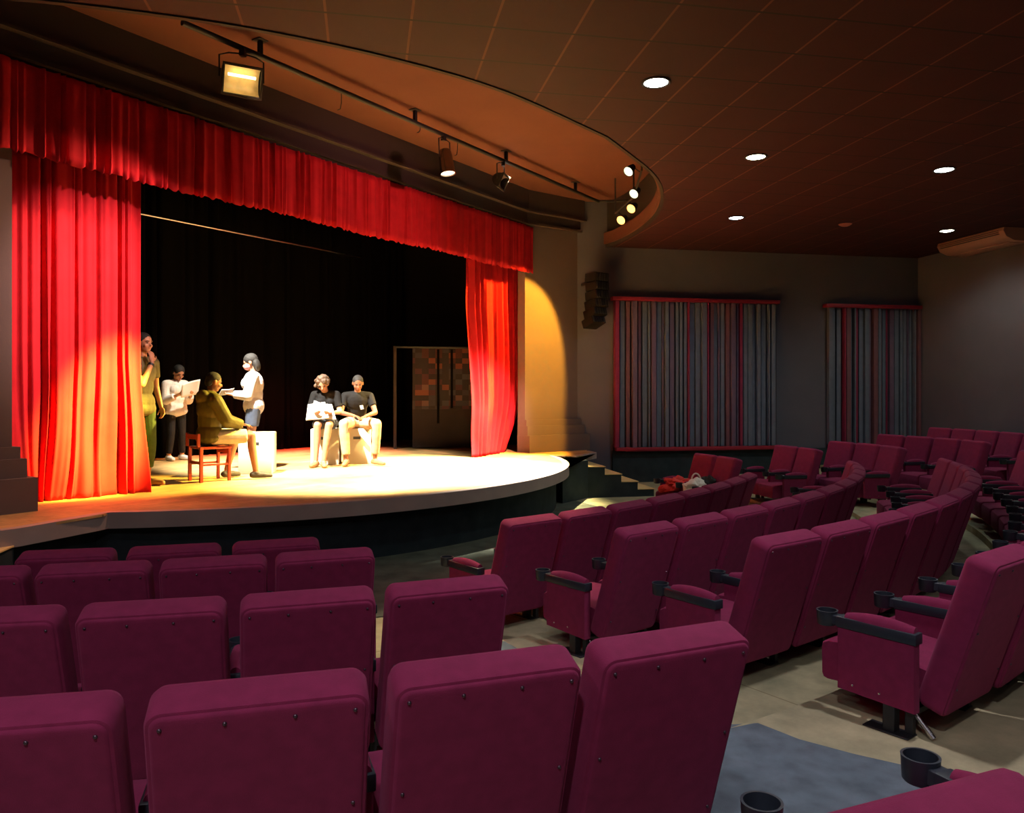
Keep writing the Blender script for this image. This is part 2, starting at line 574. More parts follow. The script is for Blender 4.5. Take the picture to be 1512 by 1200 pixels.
def carpet_patch(name, poly, m, rstep=0.0):
    """thin carpet laid over the terraces: polygon cut into the rings and lifted 6 mm"""
    bm = bmesh.new()
    f = bm.faces.new([bm.verts.new((x, y, 0)) for x, y in poly])
    bmesh.ops.triangulate(bm, faces=[f])
    N = 64
    for rr in RISERS:
        for k in range(N):
            pass
    # fine cut so that the height can follow the risers
    for _ in range(6):
        long = [e for e in bm.edges if e.calc_length() > 0.16]
        if not long: break
        bmesh.ops.subdivide_edges(bm, edges=long, cuts=1)
        bmesh.ops.triangulate(bm, faces=[q for q in bm.faces if len(q.verts) > 3])
    # verts near a riser are duplicated in height by a short slope
    for v in bm.verts:
        r = (Vector((v.co.x, v.co.y, 0)) - ROW_C).length
        z = 0.0
        for i, rr in enumerate(RISERS):
            t = min(1, max(0, (r - (rr - 0.14)) / 0.14))
            z = z + (ROW_Z[i + 1] - ROW_Z[i]) * t
        v.co.z = z + 0.008
    bmesh.ops.recalc_face_normals(bm, faces=bm.faces)
    for q in bm.faces:
        if q.normal.z < 0: q.normal_flip()
    o = tag(link(name, bm, m), kind='structure')
    return o


carpet_patch('floor_carpet_aisle', [(-0.10, 5.36), (0.10, 5.02), (0.55, 4.35), (0.98, 3.83), (1.15, 3.64), (1.28, 3.47), (1.46, 3.33), (1.75, 3.15), (2.3, 2.6), (2.6, 1.9), (2.9, 1.0), (2.9, -1.0),
                                    (0.2, -1.0), (0.2, 1.0), (0.72, 2.0), (0.6, 2.7), (0.1, 3.2), (-0.2, 3.8), (-0.55, 4.3), (-0.75, 4.75), (-0.5, 5.1)], M['carpet'])


def fascia_n(s, inset=0.0):
    d = s - S_MID
    R = 5.23
    return 2.58 - R + math.sqrt(max(0, R * R - d * d)) - inset


ARC_S = [0.31 + (7.93 - 0.04) * i / 48 for i in range(49)]

# carpet on the flat floor before the stage
front = [tuple(SN(s, fascia_n(s, 0.3))[:2]) for s in ARC_S]
back = []
for k in range(41):
    a = math.radians(-118 + 98 * k / 40)
    back.append((ROW_C.x + 6.9 * math.cos(a), ROW_C.y + 6.9 * math.sin(a)))
bm = bmesh.new()
add_pts = [(x, y) for x, y in front] + [(x, y) for x, y in back[::-1]]
f = bm.faces.new([bm.verts.new((x, y, 0.007)) for x, y in add_pts])
bmesh.ops.triangulate(bm, faces=[f])
for q in bm.faces:
    if q.normal.z < 0: q.normal_flip()
structure('floor_carpet_front', bm, M['front_carpet'], smooth=False)


def wall_quad(name, a, b, z0, z1, m, thick=0.15, inward=None):
    """wall panel from a to b; thickness grows away from the room"""
    a, b = Vector(a), Vector(b)
    out = (b - a).cross(Vector((0, 0, 1))).normalized()
    if inward is not None and out.dot(inward) > 0: out = -out
    out *= thick
    bm = bmesh.new()
    poly = [(a.x, a.y), (b.x, b.y), (b.x + out.x, b.y + out.y), (a.x + out.x, a.y + out.y)]
    add_prism(bm, poly, z0, z1)
    bmesh.ops.recalc_face_normals(bm, faces=bm.faces)
    return structure(name, bm, m, smooth=False)


PILLAR_R0, WING_END = 8.50, Vector((1.28, 15.12, 0))
wall_quad('wall_far', LD(*to_ld(WING_END.x, WING_END.y)) - EL * 0.25, LD(L1, D1), -0.02, SOFFIT, M['wall'], inward=-ED)
wall_quad('wall_right', LD(L1, D1), LD(L1, D0), -0.02, CEIL + 0.05, M['wall'], inward=-EL)
wall_quad('wall_back', LD(L0, D0), LD(L1, D0), -0.02, CEIL + 0.05, M['wall'], inward=ED)
wall_quad('wall_left', LD(L0, D0), SN(-4.8, 0), -0.02, SOFFIT, M['wall'], inward=EL)


def stepped_column(name, plan, z_shaft_top, base, m, extra=None):
    """pier with a stepped base; plan(offset) gives the footprint grown by that offset"""
    bm = bmesh.new()
    z = STAGE - 0.65
    for off, z1 in base:
        add_prism(bm, plan(off), z, z1)
        z = z1
    add_prism(bm, plan(0.0), z, z_shaft_top)
    bmesh.ops.recalc_face_normals(bm, faces=bm.faces)
    return structure(name, bm, m, smooth=False)


BASE = [(0.155, 0.965), (0.09, 1.14), (0.05, 1.25)]
stepped_column('wall_stage_left', lambda o: [tuple(SN(-4.8, -0.5)[:2]), tuple(SN(-4.8, o)[:2]), tuple(SN(-0.154 + o, o)[:2]), tuple(SN(-0.154 + o, -0.5)[:2])], SOFFIT, BASE, M['wing'])


def right_plan(o):
    a = SN(PILLAR_R0 - o * 0.12, -0.16)
    b = SN(PILLAR_R0 - o * 0.12, o)
    w = WING_END - EL * 0.01
    dirw = (w - SN(PILLAR_R0, 0)).normalized()
    nw = Vector((dirw.y, -dirw.x, 0))
    b2 = SN(PILLAR_R0 - o * 0.12, 0) + nw * o
    c = w + nw * o + dirw * o * 1.2
    d = w + dirw * o * 1.2 - nw * 0.16
    return [tuple(p[:2]) for p in (a, b2, c, d)]


stepped_column('wall_stage_right', right_plan, SOFFIT, BASE, M['wing'])

# wall over the opening with its stepped cornice
bm = bmesh.new()
add_prism(bm, [tuple(p[:2]) for p in (SN(-4.8, -0.16), SN(-4.8, 0.02), SN(PILLAR_R0, 0.02), SN(PILLAR_R0, -0.16))], 4.1, SOFFIT)
bmesh.ops.recalc_face_normals(bm, faces=bm.faces)
structure('wall_stage_header', bm, M['header'], smooth=False)
for i, (z0, z1, o) in enumerate(((4.86, 4.90, 0.09), (4.90, 5.07, 0.06), (5.07, 5.10, 0.15), (5.10, SOFFIT, 0.12))):
    bm = bmesh.new()
    e = WING_END - EL * 0.04
    dirw = (e - SN(PILLAR_R0, 0)).normalized()
    nw = Vector((dirw.y, -dirw.x, 0))
    pts = [SN(-4.8, -0.2), SN(-4.8, o), SN(PILLAR_R0 - 0.1, o), SN(PILLAR_R0, 0) + nw * o, e + nw * o + dirw * o, e - nw * 0.3 + dirw * o, SN(PILLAR_R0, -0.3)]
    add_prism(bm, [tuple(p[:2]) for p in pts], z0, z1)
    bmesh.ops.recalc_face_normals(bm, faces=bm.faces)
    structure('trim_%d' % (i + 1), bm, M['header'], smooth=False)

# ceiling with the curved cut in front of the stage, dark rim, recess wall and soffit
EDGE_T = [(0, 3.88), (1.5, 3.745), (2.2, 3.58), (3.1, 3.22), (4.0, 2.72), (4.9, 2.0), (5.5, 1.38), (5.8, 0.95), (6.0, 0.45), (6.05, 0.0)]


def edge_pts():
    half = []
    for (d0, n0), (d1, n1) in zip(EDGE_T, EDGE_T[1:]):
        for k in range(6):
            t = k / 6
            half.append((d0 + (d1 - d0) * t, n0 + (n1 - n0) * t))
    half.append(EDGE_T[-1])
    for _ in range(6):   # round the corners of the table
        half = [half[0]] + [((a[0] + 2 * b[0] + c[0]) / 4, (a[1] + 2 * b[1] + c[1]) / 4) for a, b, c in zip(half, half[1:], half[2:])] + [half[-1]]
    return [(-d, n) for d, n in half[::-1]] + half[1:]


EDGE = [SN(S_MID + d, n) for d, n in edge_pts()]


def in_room(p, pad=0.12):
    l, d = to_ld(p.x, p.y)
    return d < D1 + pad


edge_in = [p for p in EDGE if in_room(p, 0.0)]
bm = bmesh.new()
rot = Matrix.Rotation(-ROOM_ANGLE, 4, 'Z')
# strips of ceiling from the curve out to the room's corners
poly = [p for p in edge_in] + [LD(to_ld(edge_in[-1].x, edge_in[-1].y)[0], D1 + 0.1), LD(L1 + 0.1, D1 + 0.1), LD(L1 + 0.1, D0 - 0.1), LD(L0 - 0.1, D0 - 0.1), LD(L0 - 0.1, to_ld(*SN(-4.8, 0)[:2])[1]), SN(-4.8, 0)]
f = bm.faces.new([bm.verts.new(rot @ Vector((p.x, p.y, 0))) for p in poly])
bmesh.ops.triangulate(bm, faces=[f])
for q in bm.faces:
    if q.normal.z > 0: q.normal_flip()
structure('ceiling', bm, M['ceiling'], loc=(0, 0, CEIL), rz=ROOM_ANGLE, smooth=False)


def ribbon(bm, pts, z0, z1, off0=0.0, off1=0.0, thick=0.03):
    """upright band that follows a curve; thickness towards the inside of the curve"""
    n = len(pts)
    rows = []
    for i, p in enumerate(pts):
        t = (pts[min(n - 1, i + 1)] - pts[max(0, i - 1)]).normalized()
        inn = Vector((-t.y, t.x, 0))
        rows.append([bm.verts.new((p.x + inn.x * o, p.y + inn.y * o, z)) for o, z in ((off0, z0), (off1, z1), (off1 - thick, z1), (off0 - thick, z0))])
    for a, b in zip(rows, rows[1:]):
        for k in range(4):
            bm.faces.new((a[k], b[k], b[(k + 1) % 4], a[(k + 1) % 4]))
    bm.faces.new(rows[0]); bm.faces.new(rows[-1][::-1])
    bmesh.ops.recalc_face_normals(bm, faces=bm.faces)


bm = bmesh.new()
ribbon(bm, edge_in, CEIL - 0.012, CEIL + 0.045, 0.02, 0.02, 0.045)
structure('trim_ceiling_rim', bm, M['dark_rim'])
bm = bmesh.new()
ribbon(bm, edge_in, CEIL + 0.045, CEIL + 0.26, 0.06, 0.06, 0.08)
structure('trim_recess_band', bm, M['soffit'])
bm = bmesh.new()
ribbon(bm, edge_in, CEIL + 0.05, SOFFIT + 0.02, -0.02, -0.02, 0.06)
structure('wall_recess', bm, M['dark_rim'])
bm = bmesh.new()
pts = [SN(-4.9, -0.35), SN(PILLAR_R0 + 2.2, -0.35), SN(PILLAR_R0 + 2.2, 4.3), SN(-4.9, 4.3)]
f = quad(bm, [Vector((p.x, p.y, SOFFIT)) for p in pts])
clip_room(bm, 0.1)
for q in bm.faces:
    if q.normal.z > 0: q.normal_flip()
structure('ceiling_soffit', bm, M['soffit'], smooth=False)

# stage house: floor, black walls and roof
bm = bmesh.new()
outline = [SN(-0.53, 1.03), SN(-0.53, -4.6), SN(10.2, -4.6), SN(10.2, -0.3), SN(PILLAR_R0, -0.3), WING_END + EL * 0.05 + ED * 0.0, SN(9.26, 1.07)] + [SN(s, fascia_n(s)) for s in ARC_S[::-1]] + [SN(0.24, 0.86)]
# widen the landings a little beyond the arc's ends
outline = [SN(-0.53, 1.03), SN(-1.2, 1.03), SN(-1.2, -4.6), SN(10.2, -4.6), SN(10.2, 0.35), SN(9.5, 0.75), SN(9.26, 1.07), SN(8.35, 1.20)] + [SN(s, fascia_n(s)) for s in ARC_S[::-1]] + [SN(0.24, 0.86)]
add_prism(bm, [tuple(p[:2]) for p in outline], STAGE - 0.02, STAGE)
bmesh.ops.triangulate(bm, faces=[f for f in bm.faces if len(f.verts) > 4])
bmesh.ops.recalc_face_normals(bm, faces=bm.faces)
structure('floor_stage', bm, M['stage_wood'], smooth=False)


def offset_lip(name, pts, z0, z1, m, off, thick):
    bm = bmesh.new()
    n = len(pts)
    rows = []
    for i, p in enumerate(pts):
        t = (pts[min(n - 1, i + 1)] - pts[max(0, i - 1)]).normalized()
        o = Vector((t.y, -t.x, 0))
        rows.append([bm.verts.new((p.x + o.x * q, p.y + o.y * q, z)) for q, z in ((off, z0), (off, z1), (off - thick, z1), (off - thick, z0))])
    for a, b in zip(rows, rows[1:]):
        for k in range(4):
            bm.faces.new((a[k], a[(k + 1) % 4], b[(k + 1) % 4], b[k]))
    bm.faces.new(rows[0]); bm.faces.new(rows[-1][::-1])
    bmesh.ops.recalc_face_normals(bm, faces=bm.faces)
    return structure(name, bm, m)


lip_pts = [SN(-1.2, 1.03), SN(-0.53, 1.03), SN(0.20, 0.84)] + [SN(s, fascia_n(s)) for s in ARC_S] + [SN(8.22, 1.0)]
offset_lip('trim_stage_lip', lip_pts, STAGE - 0.145, STAGE + 0.004, M['lip'], 0.012, 0.10)
offset_lip('trim_landing_lip', [SN(8.30, 1.19), SN(9.26, 1.07), SN(9.55, 0.75)], STAGE - 0.11, STAGE + 0.003, M['lip'], 0.012, 0.08)
fas = [SN(-1.2, 0.85), SN(-0.4, 0.85), SN(0.3, 0.62)] + [SN(s, fascia_n(s, 0.22)) for s in ARC_S[2:-2]] + [SN(8.3, 0.95), SN(9.2, 0.9), SN(9.6, 0.55)]
offset_lip('wall_stage_front', fas, 0.0, STAGE - 0.02, M['fascia'], 0.0, 0.06)

wall_quad('wall_stage_back', SN(-1.3, -4.55), SN(10.3, -4.55), STAGE - 0.02, 6.2, M['black_paint'], inward=EN)
wall_quad('wall_stage_side_left', SN(-1.25, -4.6), SN(-1.25, -0.5), STAGE - 0.02, 6.2, M['black_paint'], inward=ES)
wall_quad('wall_stage_side_right', SN(10.2, -4.6), SN(10.2, -0.62), STAGE - 0.02, 6.2, M['black_paint'], inward=-ES)
bm = bmesh.new()
quad(bm, [SN(-1.3, -4.7, 6.0), SN(10.3, -4.7, 6.0), SN(10.3, -0.2, 6.0), SN(-1.3, -0.2, 6.0)])
structure('ceiling_stage', bm, M['black_paint'], smooth=False)

# stairs beside the stage
STEP_H = STAGE / 5


def stairs(name, origin, run, across, width, depth=0.29):
    """solid flight of four steps under a wooden nosing on each tread"""
    bm = bmesh.new()
    run, across = Vector(run), Vector(across)
    for k in range(4):
        z1 = STAGE - STEP_H * (k + 1)
        a = origin + run * depth * k
        b = origin + run * depth * (k + 1)
        add_prism(bm, [tuple(p[:2]) for p in (a, b, b + across * width, a + across * width)], 0.0, z1 - 0.012, 0)
        add_prism(bm, [tuple(p[:2]) for p in (a - across * 0.01, b + run * 0.015 - across * 0.01, b + run * 0.015 + across * width, a + across * width)], z1 - 0.012, z1, 1)
    bmesh.ops.recalc_face_normals(bm, faces=bm.faces)
    return structure(name, bm, [M['fascia'], M['tread']], smooth=False)


stairs('floor_steps_right', Vector((1.27, 13.0, 0)), EL, ED, 1.6)
bm = bmesh.new()
q0 = Vector((0.80, 12.30, 0))
add_prism(bm, [tuple(p[:2]) for p in (q0, Vector((1.27, 13.0, 0)), Vector((1.27, 13.0, 0)) + ED * 1.6, SN(8.6, 0.3), SN(8.0, 0.6))], 0.0, STAGE - 0.022)
bmesh.ops.recalc_face_normals(bm, faces=bm.faces)
structure('wall_stair_side', bm, M['fascia'], smooth=False)
stairs('floor_steps_left', Vector((-4.03, 6.30, 0)), -ED, -EL, 1.3)

# low red ledge along the far wall and the dark dado beneath it
bm = bmesh.new()
wl0, wd0 = to_ld(2.0, 15.2)
add_prism(bm, [tuple(LD(l, d)[:2]) for l, d in ((4.75, D1 - 0.045), (L1, D1 - 0.045), (L1, D1), (4.75, D1))], 0.0, 0.62)
bmesh.ops.recalc_face_normals(bm, faces=bm.faces)
structure('trim_far_dado', bm, M['fascia'], smooth=False)
bm = bmesh.new()
add_prism(bm, [tuple(LD(l, d)[:2]) for l, d in ((5.0, D1 - 0.14), (8.35, D1 - 0.14), (8.35, D1), (5.0, D1))], 0.62 - 0.01, 0.70 - 0.01)
bmesh.ops.recalc_face_normals(bm, faces=bm.faces)
structure('trim_far_ledge', bm, M['red_rail'], smooth=False)


# ------------------------------------------------------------------ slatted acoustic panels on the far wall
def slat_panel(name, l0, l1, z0, z1, label, seed, rail_left=0.06, rail_right=0.06, red_edge=True):
    rnd = random.Random(seed)
    o = empty(name, LD(l0, D1 - 0.002, z0), ROOM_ANGLE, label, 'acoustic panel')
    W = l1 - l0
    H = z1 - z0
    link('backing', box((0, -0.012, 0.0), (W, -0.002, H)), M['recess'], o, smooth=False)
    link('top_rail', box((-rail_left, -0.17, H - 0.075), (W + rail_right, -0.012, H), 0.006), M['red_rail'], o)
    link('bottom_rail', box((0.02, -0.15, 0), (W + rail_right, -0.012, 0.07), 0.006), M['red_rail'], o)
    x = 0.0
    kinds = ['slat_grey', 'slat_brown', 'slat_grey', 'slat_plum', 'slat_red']
    i = 0
    first = True
    while x < W - 0.03:
        w = rnd.choice((0.030, 0.055, 0.075, 0.095))
        dep = rnd.choice((0.05, 0.075, 0.10, 0.13))
        k = 'slat_red' if i % 4 == 3 and w < 0.06 else kinds[rnd.randrange(4)]
        if first and red_edge: w, k, dep, first = 0.085, 'slat_red', 0.13, False
        if x + w > W: w = W - x
        bm = box((x, -dep, 0.068), (x + w, -0.012, H - 0.073), 0.003, 1)
        link('slat', bm, M[k], o)
        x += w + rnd.choice((0.016, 0.026, 0.038))
        i += 1
    for zz in (0.95, 1.95):
        link('cross_batten', box((0, -0.024, zz), (W, -0.0125, zz + 0.03)), M['recess'], o, smooth=False)
    return o


_l0 = to_ld(*(WING_END + EL * 0.706)[:2])[0]
slat_panel('acoustic_panel', _l0, _l0 + 3.40, 0.62, 3.62, 'wide slatted wall panel with red rails and red, grey and brown vertical slats', 3)
_l1 = to_ld(*(WING_END + EL * 5.30)[:2])[0]
slat_panel('acoustic_panel', _l1, L1 - 0.02, 0.62, 3.58, 'narrower slatted panel of dark vertical slats beside the room corner', 9, 0.1, 0.0, False)


# ------------------------------------------------------------------ curtains
def drape(name, s0, s1, n0, z0, z1, pleats, amp, m, label, shift=None, seed=0, ns=220, nz=40, hem=0.0, thick=0.006, wob=0.25):
    rnd = random.Random(seed)
    ph = [rnd.uniform(0, 6.28) for _ in range(8)]
    bm = bmesh.new()
    # uneven pleats: warp the parameter so folds differ in width
    def warp(t):
        return t + 0.30 / pleats * math.sin(2 * PI * t * pleats * 0.31 + ph[0]) + 0.22 / pleats * math.sin(2 * PI * t * pleats * 0.57 + ph[1])
    grid = []
    for j in range(nz + 1):
        h = j / nz
        row = []
        for i in range(ns + 1):
            t = i / ns
            w = warp(t) * pleats
            a = amp * (0.65 + 0.35 * math.sin(2 * PI * t * pleats * 0.23 + ph[2]))
            y = a * math.sin(2 * PI * w + wob * math.sin(3.0 * h + ph[3] + 2 * t)) + 0.35 * a * math.sin(4 * PI * w + ph[4] + 0.8 * h)
            y += 0.25 * a * math.sin(2 * PI * w * 0.5 + 4 * (1 - h) + ph[5]) * (1 - h)
            s = s0 + (s1 - s0) * t
            z = z0 + (z1 - z0) * h
            if h == 0 and hem: z += hem * math.sin(2 * PI * w + ph[6]) + hem * 0.6 * math.sin(2 * PI * t * 3.3 + ph[7])
            ds, dn = (0, 0)
            if shift: ds, dn = shift(t, h)
            row.append(bm.verts.new(SN(s + ds, n0 + y + dn, z)))
        grid.append(row)
    for a, b in zip(grid, grid[1:]):
        for i in range(ns):
            bm.faces.new((a[i], a[i + 1], b[i + 1], b[i]))
    o = link(name, bm, m)
    md = o.modifiers.new('thickness', 'SOLIDIFY')
    md.thickness = thick
    md.offset = 0
    tag(o, label, 'curtain')
    return o


drape('stage_valance', -1.6, 8.58, 0.115, 3.96, 4.80, 88, 0.030, M['curtain'], 'long gathered red velvet valance across the top of the stage opening', seed=1, ns=1100, nz=10, hem=0.018)


def left_shift(t, h):
    k = max(0, 0.42 - h) / 0.42
    ds = 0.05 * k * math.sin(7 * t + 1.0)
    dn = 0.10 * k * k * math.sin(5.2 * t + 2.4) + 0.05 * k * math.sin(13 * t + 9 * h)
    return ds, dn


drape('stage_curtain', -0.12, 1.30, -0.36, STAGE + 0.004, 4.12, 10, 0.048, M['curtain'], 'broad red stage curtain hanging at the end nearer the camera', shift=left_shift, seed=4, ns=260, nz=60, wob=0.5)


def right_shift(t, h):
    k = max(0.0, 0.62 - h) / 0.62
    pull = math.sin(min(1, h / 0.75) * PI)
    ds = 0.10 * pull * (1 - t) * (1 if h > 0.25 else h / 0.25) - 0.17 * k * k * (1 - 0.25 * t) - 0.34 * max(0.0, (0.30 - h) / 0.30) ** 1.5 * t
    dn = 0.22 * k * k * (1 - t) + 0.03 * math.sin(6 * t + 5 * h) * k
    return ds, dn


drape('stage_curtain', 7.22, 8.88, -0.36, STAGE + 0.004, 4.12, 9, 0.078, M['curtain'], 'red stage curtain at the far end, its hem swept sideways', shift=right_shift, seed=11, ns=240, nz=60, wob=0.6)
drape('black_backdrop', -1.1, 10.0, -4.40, STAGE + 0.004, 5.6, 36, 0.06, M['black_cloth'], 'black pleated backdrop curtain hanging behind the people on stage', seed=21, ns=500, nz=6)

# pipe inside the stage house that catches a glint
bm = bmesh.new()
add_tube(bm, [SN(2.4, -2.9, 4.35), SN(7.2, -2.9, 4.35)], 0.022, 10)
tag(link('batten_pipe', bm, M['chrome']), 'thin metal batten pipe hanging high inside the dark stage', 'pipe')

# tall patchwork board and its black poles at the back of the stage
pb = empty('patchwork_screen', SN(8.12, -2.35, STAGE), STAGE_ANGLE - math.radians(46), 'tall brown screen with colourful patchwork top behind the far curtain', 'screen')
link('board', box((-0.05, -0.02, 0.02), (1.75, 0.02, 0.78), 0.004), mat('brown_screen_board', (0.014, 0.006, 0.004), 0.8, var=0.2, vscale=4), pb)
link('patchwork', box((-0.05, -0.02, 0.78), (1.75, 0.02, 1.98), 0.004), M['patchwork'], pb)
for xx, z0_, z1_ in ((0.43, 0.50, 1.96), (0.70, 0.80, 1.96)):
    link('pole', box((xx, -0.05, z0_), (xx + 0.045, -0.021, z1_), 0.003), M['black_paint'], pb)
link('edge_post', box((-0.42, -0.03, 0), (-0.36, 0.03, 2.02), 0.004), mat('brown_post', (0.022, 0.012, 0.008), 0.7, var=0.2), pb)
link('top_bar', box((-0.42, -0.03, 1.985), (1.75, 0.03, 2.02), 0.004), M['steel_black'], pb)


# ------------------------------------------------------------------ theatre seats
SEAT_H = 0.86
TILT = math.radians(17.5)
DN = Vector((0, math.sin(TILT), -math.cos(TILT)))      # down along the back
RV = Vector((0, -math.cos(TILT), -math.sin(TILT)))     # from the front face to the rear face
TOP = Vector((0, 0, SEAT_H))
BACK_W, BACK_L, BACK_T = 0.510, 0.745, 0.118


def back_outline(w, l, rt, rb, seg=6):
    pts = []
    hw = w / 2
    for cx, cy, a0, r in ((hw - rt, -rt, 90, rt), (hw - rb, -l + rb, 0, rb), (-hw + rb, -l + rb, -90, rb), (-hw + rt, -rt, 180, rt)):
        for k in range(seg + 1):
            a = math.radians(a0 - 90 * k / seg)
            pts.append((cx + r * math.cos(a), cy + r * math.sin(a)))
    return pts


def slab(bm, pts, rings, mi=0):
    """stack of outlines (grow, depth) -> closed padded slab in the tilted frame of the back"""
    n = len(pts)
    cx = sum(p[0] for p in pts) / n
    cy = sum(p[1] for p in pts) / n
    vr = []
    for g, dep in rings:
        ring = []
        for i, (x, y) in enumerate(pts):
            a, b = pts[i - 1], pts[(i + 1) % n]
            t = Vector((b[0] - a[0], b[1] - a[1], 0)).normalized()
            nn = Vector((-t.y, t.x, 0))
            if nn.dot(Vector((x - cx, y - cy, 0))) < 0: nn = -nn
            px, py = x + nn.x * g, y + nn.y * g
            ring.append(bm.verts.new(TOP + Vector((px, 0, 0)) - DN * py + RV * dep))
        vr.append(ring)
    for a, b in zip(vr, vr[1:]):
        for i in range(n):
            f = bm.faces.new((a[i], a[(i + 1) % n], b[(i + 1) % n], b[i]))
            f.material_index = mi
    f = bm.faces.new(vr[0]); f.material_index = mi
    f = bm.faces.new(vr[-1][::-1]); f.material_index = mi
    bmesh.ops.recalc_face_normals(bm, faces=bm.faces)


def make_back(parent):
    bm = bmesh.new()
    o = back_outline(BACK_W, BACK_L, 0.042, 0.041)
    slab(bm, o, [(-0.040, -0.0125), (-0.036, -0.0123), (-0.020, -0.004), (-0.008, 0.006), (0.0, 0.024), (0.0, BACK_T - 0.012), (-0.004, BACK_T - 0.003), (-0.012, BACK_T), (-0.03, BACK_T)])
    back = link('backrest', bm, M['seat'], parent)
    bm = bmesh.new()
    po = back_outline(BACK_W - 0.030, BACK_L - 0.028, 0.028, 0.027)
    po = [(x, y - 0.014) for x, y in po]
    slab(bm, po, [(0.005, BACK_T - 0.012), (0.003, BACK_T + 0.002), (-0.001, BACK_T + 0.0065), (-0.006, BACK_T + 0.008), (-0.02, BACK_T + 0.008)])
    hw = BACK_W / 2 - 0.036
    studs = [(-hw, -0.040), (-hw * 0.36, -0.040), (hw * 0.36, -0.040), (hw, -0.040), (-hw, -0.32), (hw, -0.32), (-hw, -0.60), (hw, -0.60)]
    for x, y in studs:
        c = TOP + Vector((x, 0, 0)) - DN * y + RV * (BACK_T + 0.008)
        add_ellipsoid(bm, c, (0.0055, 0.0055, 0.0055), u=8, v=6, mi=1)
    link('back_panel', bm, [M['seat'], M['stud']], back)
    return back


def make_seat_cushion(parent):
    bm = bmesh.new()
    prof = [(0.17, 0.150), (0.67, 0.122), (0.692, 0.128), (0.700, 0.146), (0.702, 0.275), (0.695, 0.305), (0.668, 0.322), (0.55, 0.332), (0.40, 0.330), (0.25, 0.318), (0.16, 0.300)]
    xs = [(-0.222, 0.92), (-0.214, 0.98), (-0.195, 1.0), (0.195, 1.0), (0.214, 0.98), (0.222, 0.92)]
    cy, cz = 0.42, 0.235
    rings = [[bm.verts.new((x, cy + (y - cy) * (k * 0.3 + 0.7), cz + (z - cz) * k)) for y, z in prof] for x, k in xs]
    n = len(prof)
    for a, b in zip(rings, rings[1:]):
        for i in range(n):
            bm.faces.new((a[i], a[(i + 1) % n], b[(i + 1) % n], b[i]))
    bm.faces.new(rings[0][::-1]); bm.faces.new(rings[-1])
    bmesh.ops.recalc_face_normals(bm, faces=bm.faces)
    return link('seat', bm, M['seat'], parent)


ARM_Z = 0.425


def make_arm(parent, x, mirror=1):
    # upholstered side panel with slanted lower edge
    bm = bmesh.new()
    prof = [(0.20, 0.425), (0.20, 0.118), (0.565, 0.132), (0.565, 0.425)]
    for s_, g in ((-1, 0), (1, 0)):
        pass
    rings = []
    cy, cz = 0.38, 0.28
    for xx, g in ((-0.027, 0.985), (-0.021, 1.0), (0.021, 1.0), (0.027, 0.985)):
        rings.append([bm.verts.new((x + xx, cy + (y - cy) * g, cz + (z - cz) * g)) for y, z in prof])
    n = len(prof)
    for a, b in zip(rings, rings[1:]):
        for i in range(n): bm.faces.new((a[i], a[(i + 1) % n], b[(i + 1) % n], b[i]))
    bm.faces.new(rings[0][::-1]); bm.faces.new(rings[-1])
    for yy in (0.36, 0.49):
        add_ellipsoid(bm, (x - 0.027 * mirror, yy, 0.165), (0.004, 0.006, 0.006), u=8, v=6, mi=1)
    bmesh.ops.recalc_face_normals(bm, faces=bm.faces)
    link('side_panel', bm, [M['seat'], M['chrome']], parent)
    # black plastic arm
    bm = bmesh.new()
    add_box(bm, (x - 0.034, 0.19, ARM_Z), (x + 0.034, 0.57, ARM_Z + 0.052), 0.007, 2)
    add_box(bm, (x - 0.026, 0.555, ARM_Z + 0.004), (x + 0.026, 0.61, ARM_Z + 0.050), 0.004, 1)
    arm = link('armrest', bm, M['plastic'], parent)
    # cup holder ring
    bm = bmesh.new()
    mt = Matrix.Translation((x, 0.632, 0))
    ro, ri = 0.050, 0.044
    add_lathe(bm, [(0.0, 0.418), (ro - 0.008, 0.418), (ro - 0.003, 0.424), (ro, 0.484), (ro + 0.001, 0.488), (ri, 0.488), (ri - 0.004, 0.428), (0.0, 0.426)], 28, mtx=mt)
    bmesh.ops.recalc_face_normals(bm, faces=bm.faces)
    link('cup_holder', bm, M['plastic'], arm)
    # pad
    bm = bmesh.new()
    N = 10
    rows = []
    for k in range(N + 1):
        t = k / N
        y = 0.205 + 0.325 * t
        e = math.sin(PI * min(1, max(0.02, t * 1.0)) ** 0.8)
        hgt = 0.012 + 0.036 * (math.sin(PI * (0.12 + 0.80 * t)) ** 0.7)
        wdt = 0.031 * (0.80 + 0.20 * math.sin(PI * t))
        rows.append([bm.verts.new((x + wdt * math.cos(a), y, ARM_Z + 0.045 + hgt * math.sin(a))) for a in [PI * q / 8 for q in range(9)]])
    for a, b in zip(rows, rows[1:]):
        for q in range(8): bm.faces.new((a[q], a[q + 1], b[q + 1], b[q]))
    for a, b in zip(rows, rows[1:]): bm.faces.new((a[0], b[0], b[8], a[8]))
    bm.faces.new(rows[0]); bm.faces.new(rows[-1][::-1])
    bmesh.ops.recalc_face_normals(bm, faces=bm.faces)
    link('arm_pad', bm, M['seat'], arm)
    # steel leg and foot plate
    bm = bmesh.new()
    add_box(bm, (x - 0.025, 0.29, 0.006), (x + 0.025, 0.345, 0.150), 0.003, 1)
    add_box(bm, (x * 0.90 - 0.016, 0.225, 0.006), (x * 0.90 + 0.016, 0.262, 0.150), 0.003, 1)
    add_box(bm, (x - 0.045, 0.22, 0.0), (x + 0.045, 0.43, 0.008), 0.002, 1)
    link('leg', bm, M['steel_black'], parent)


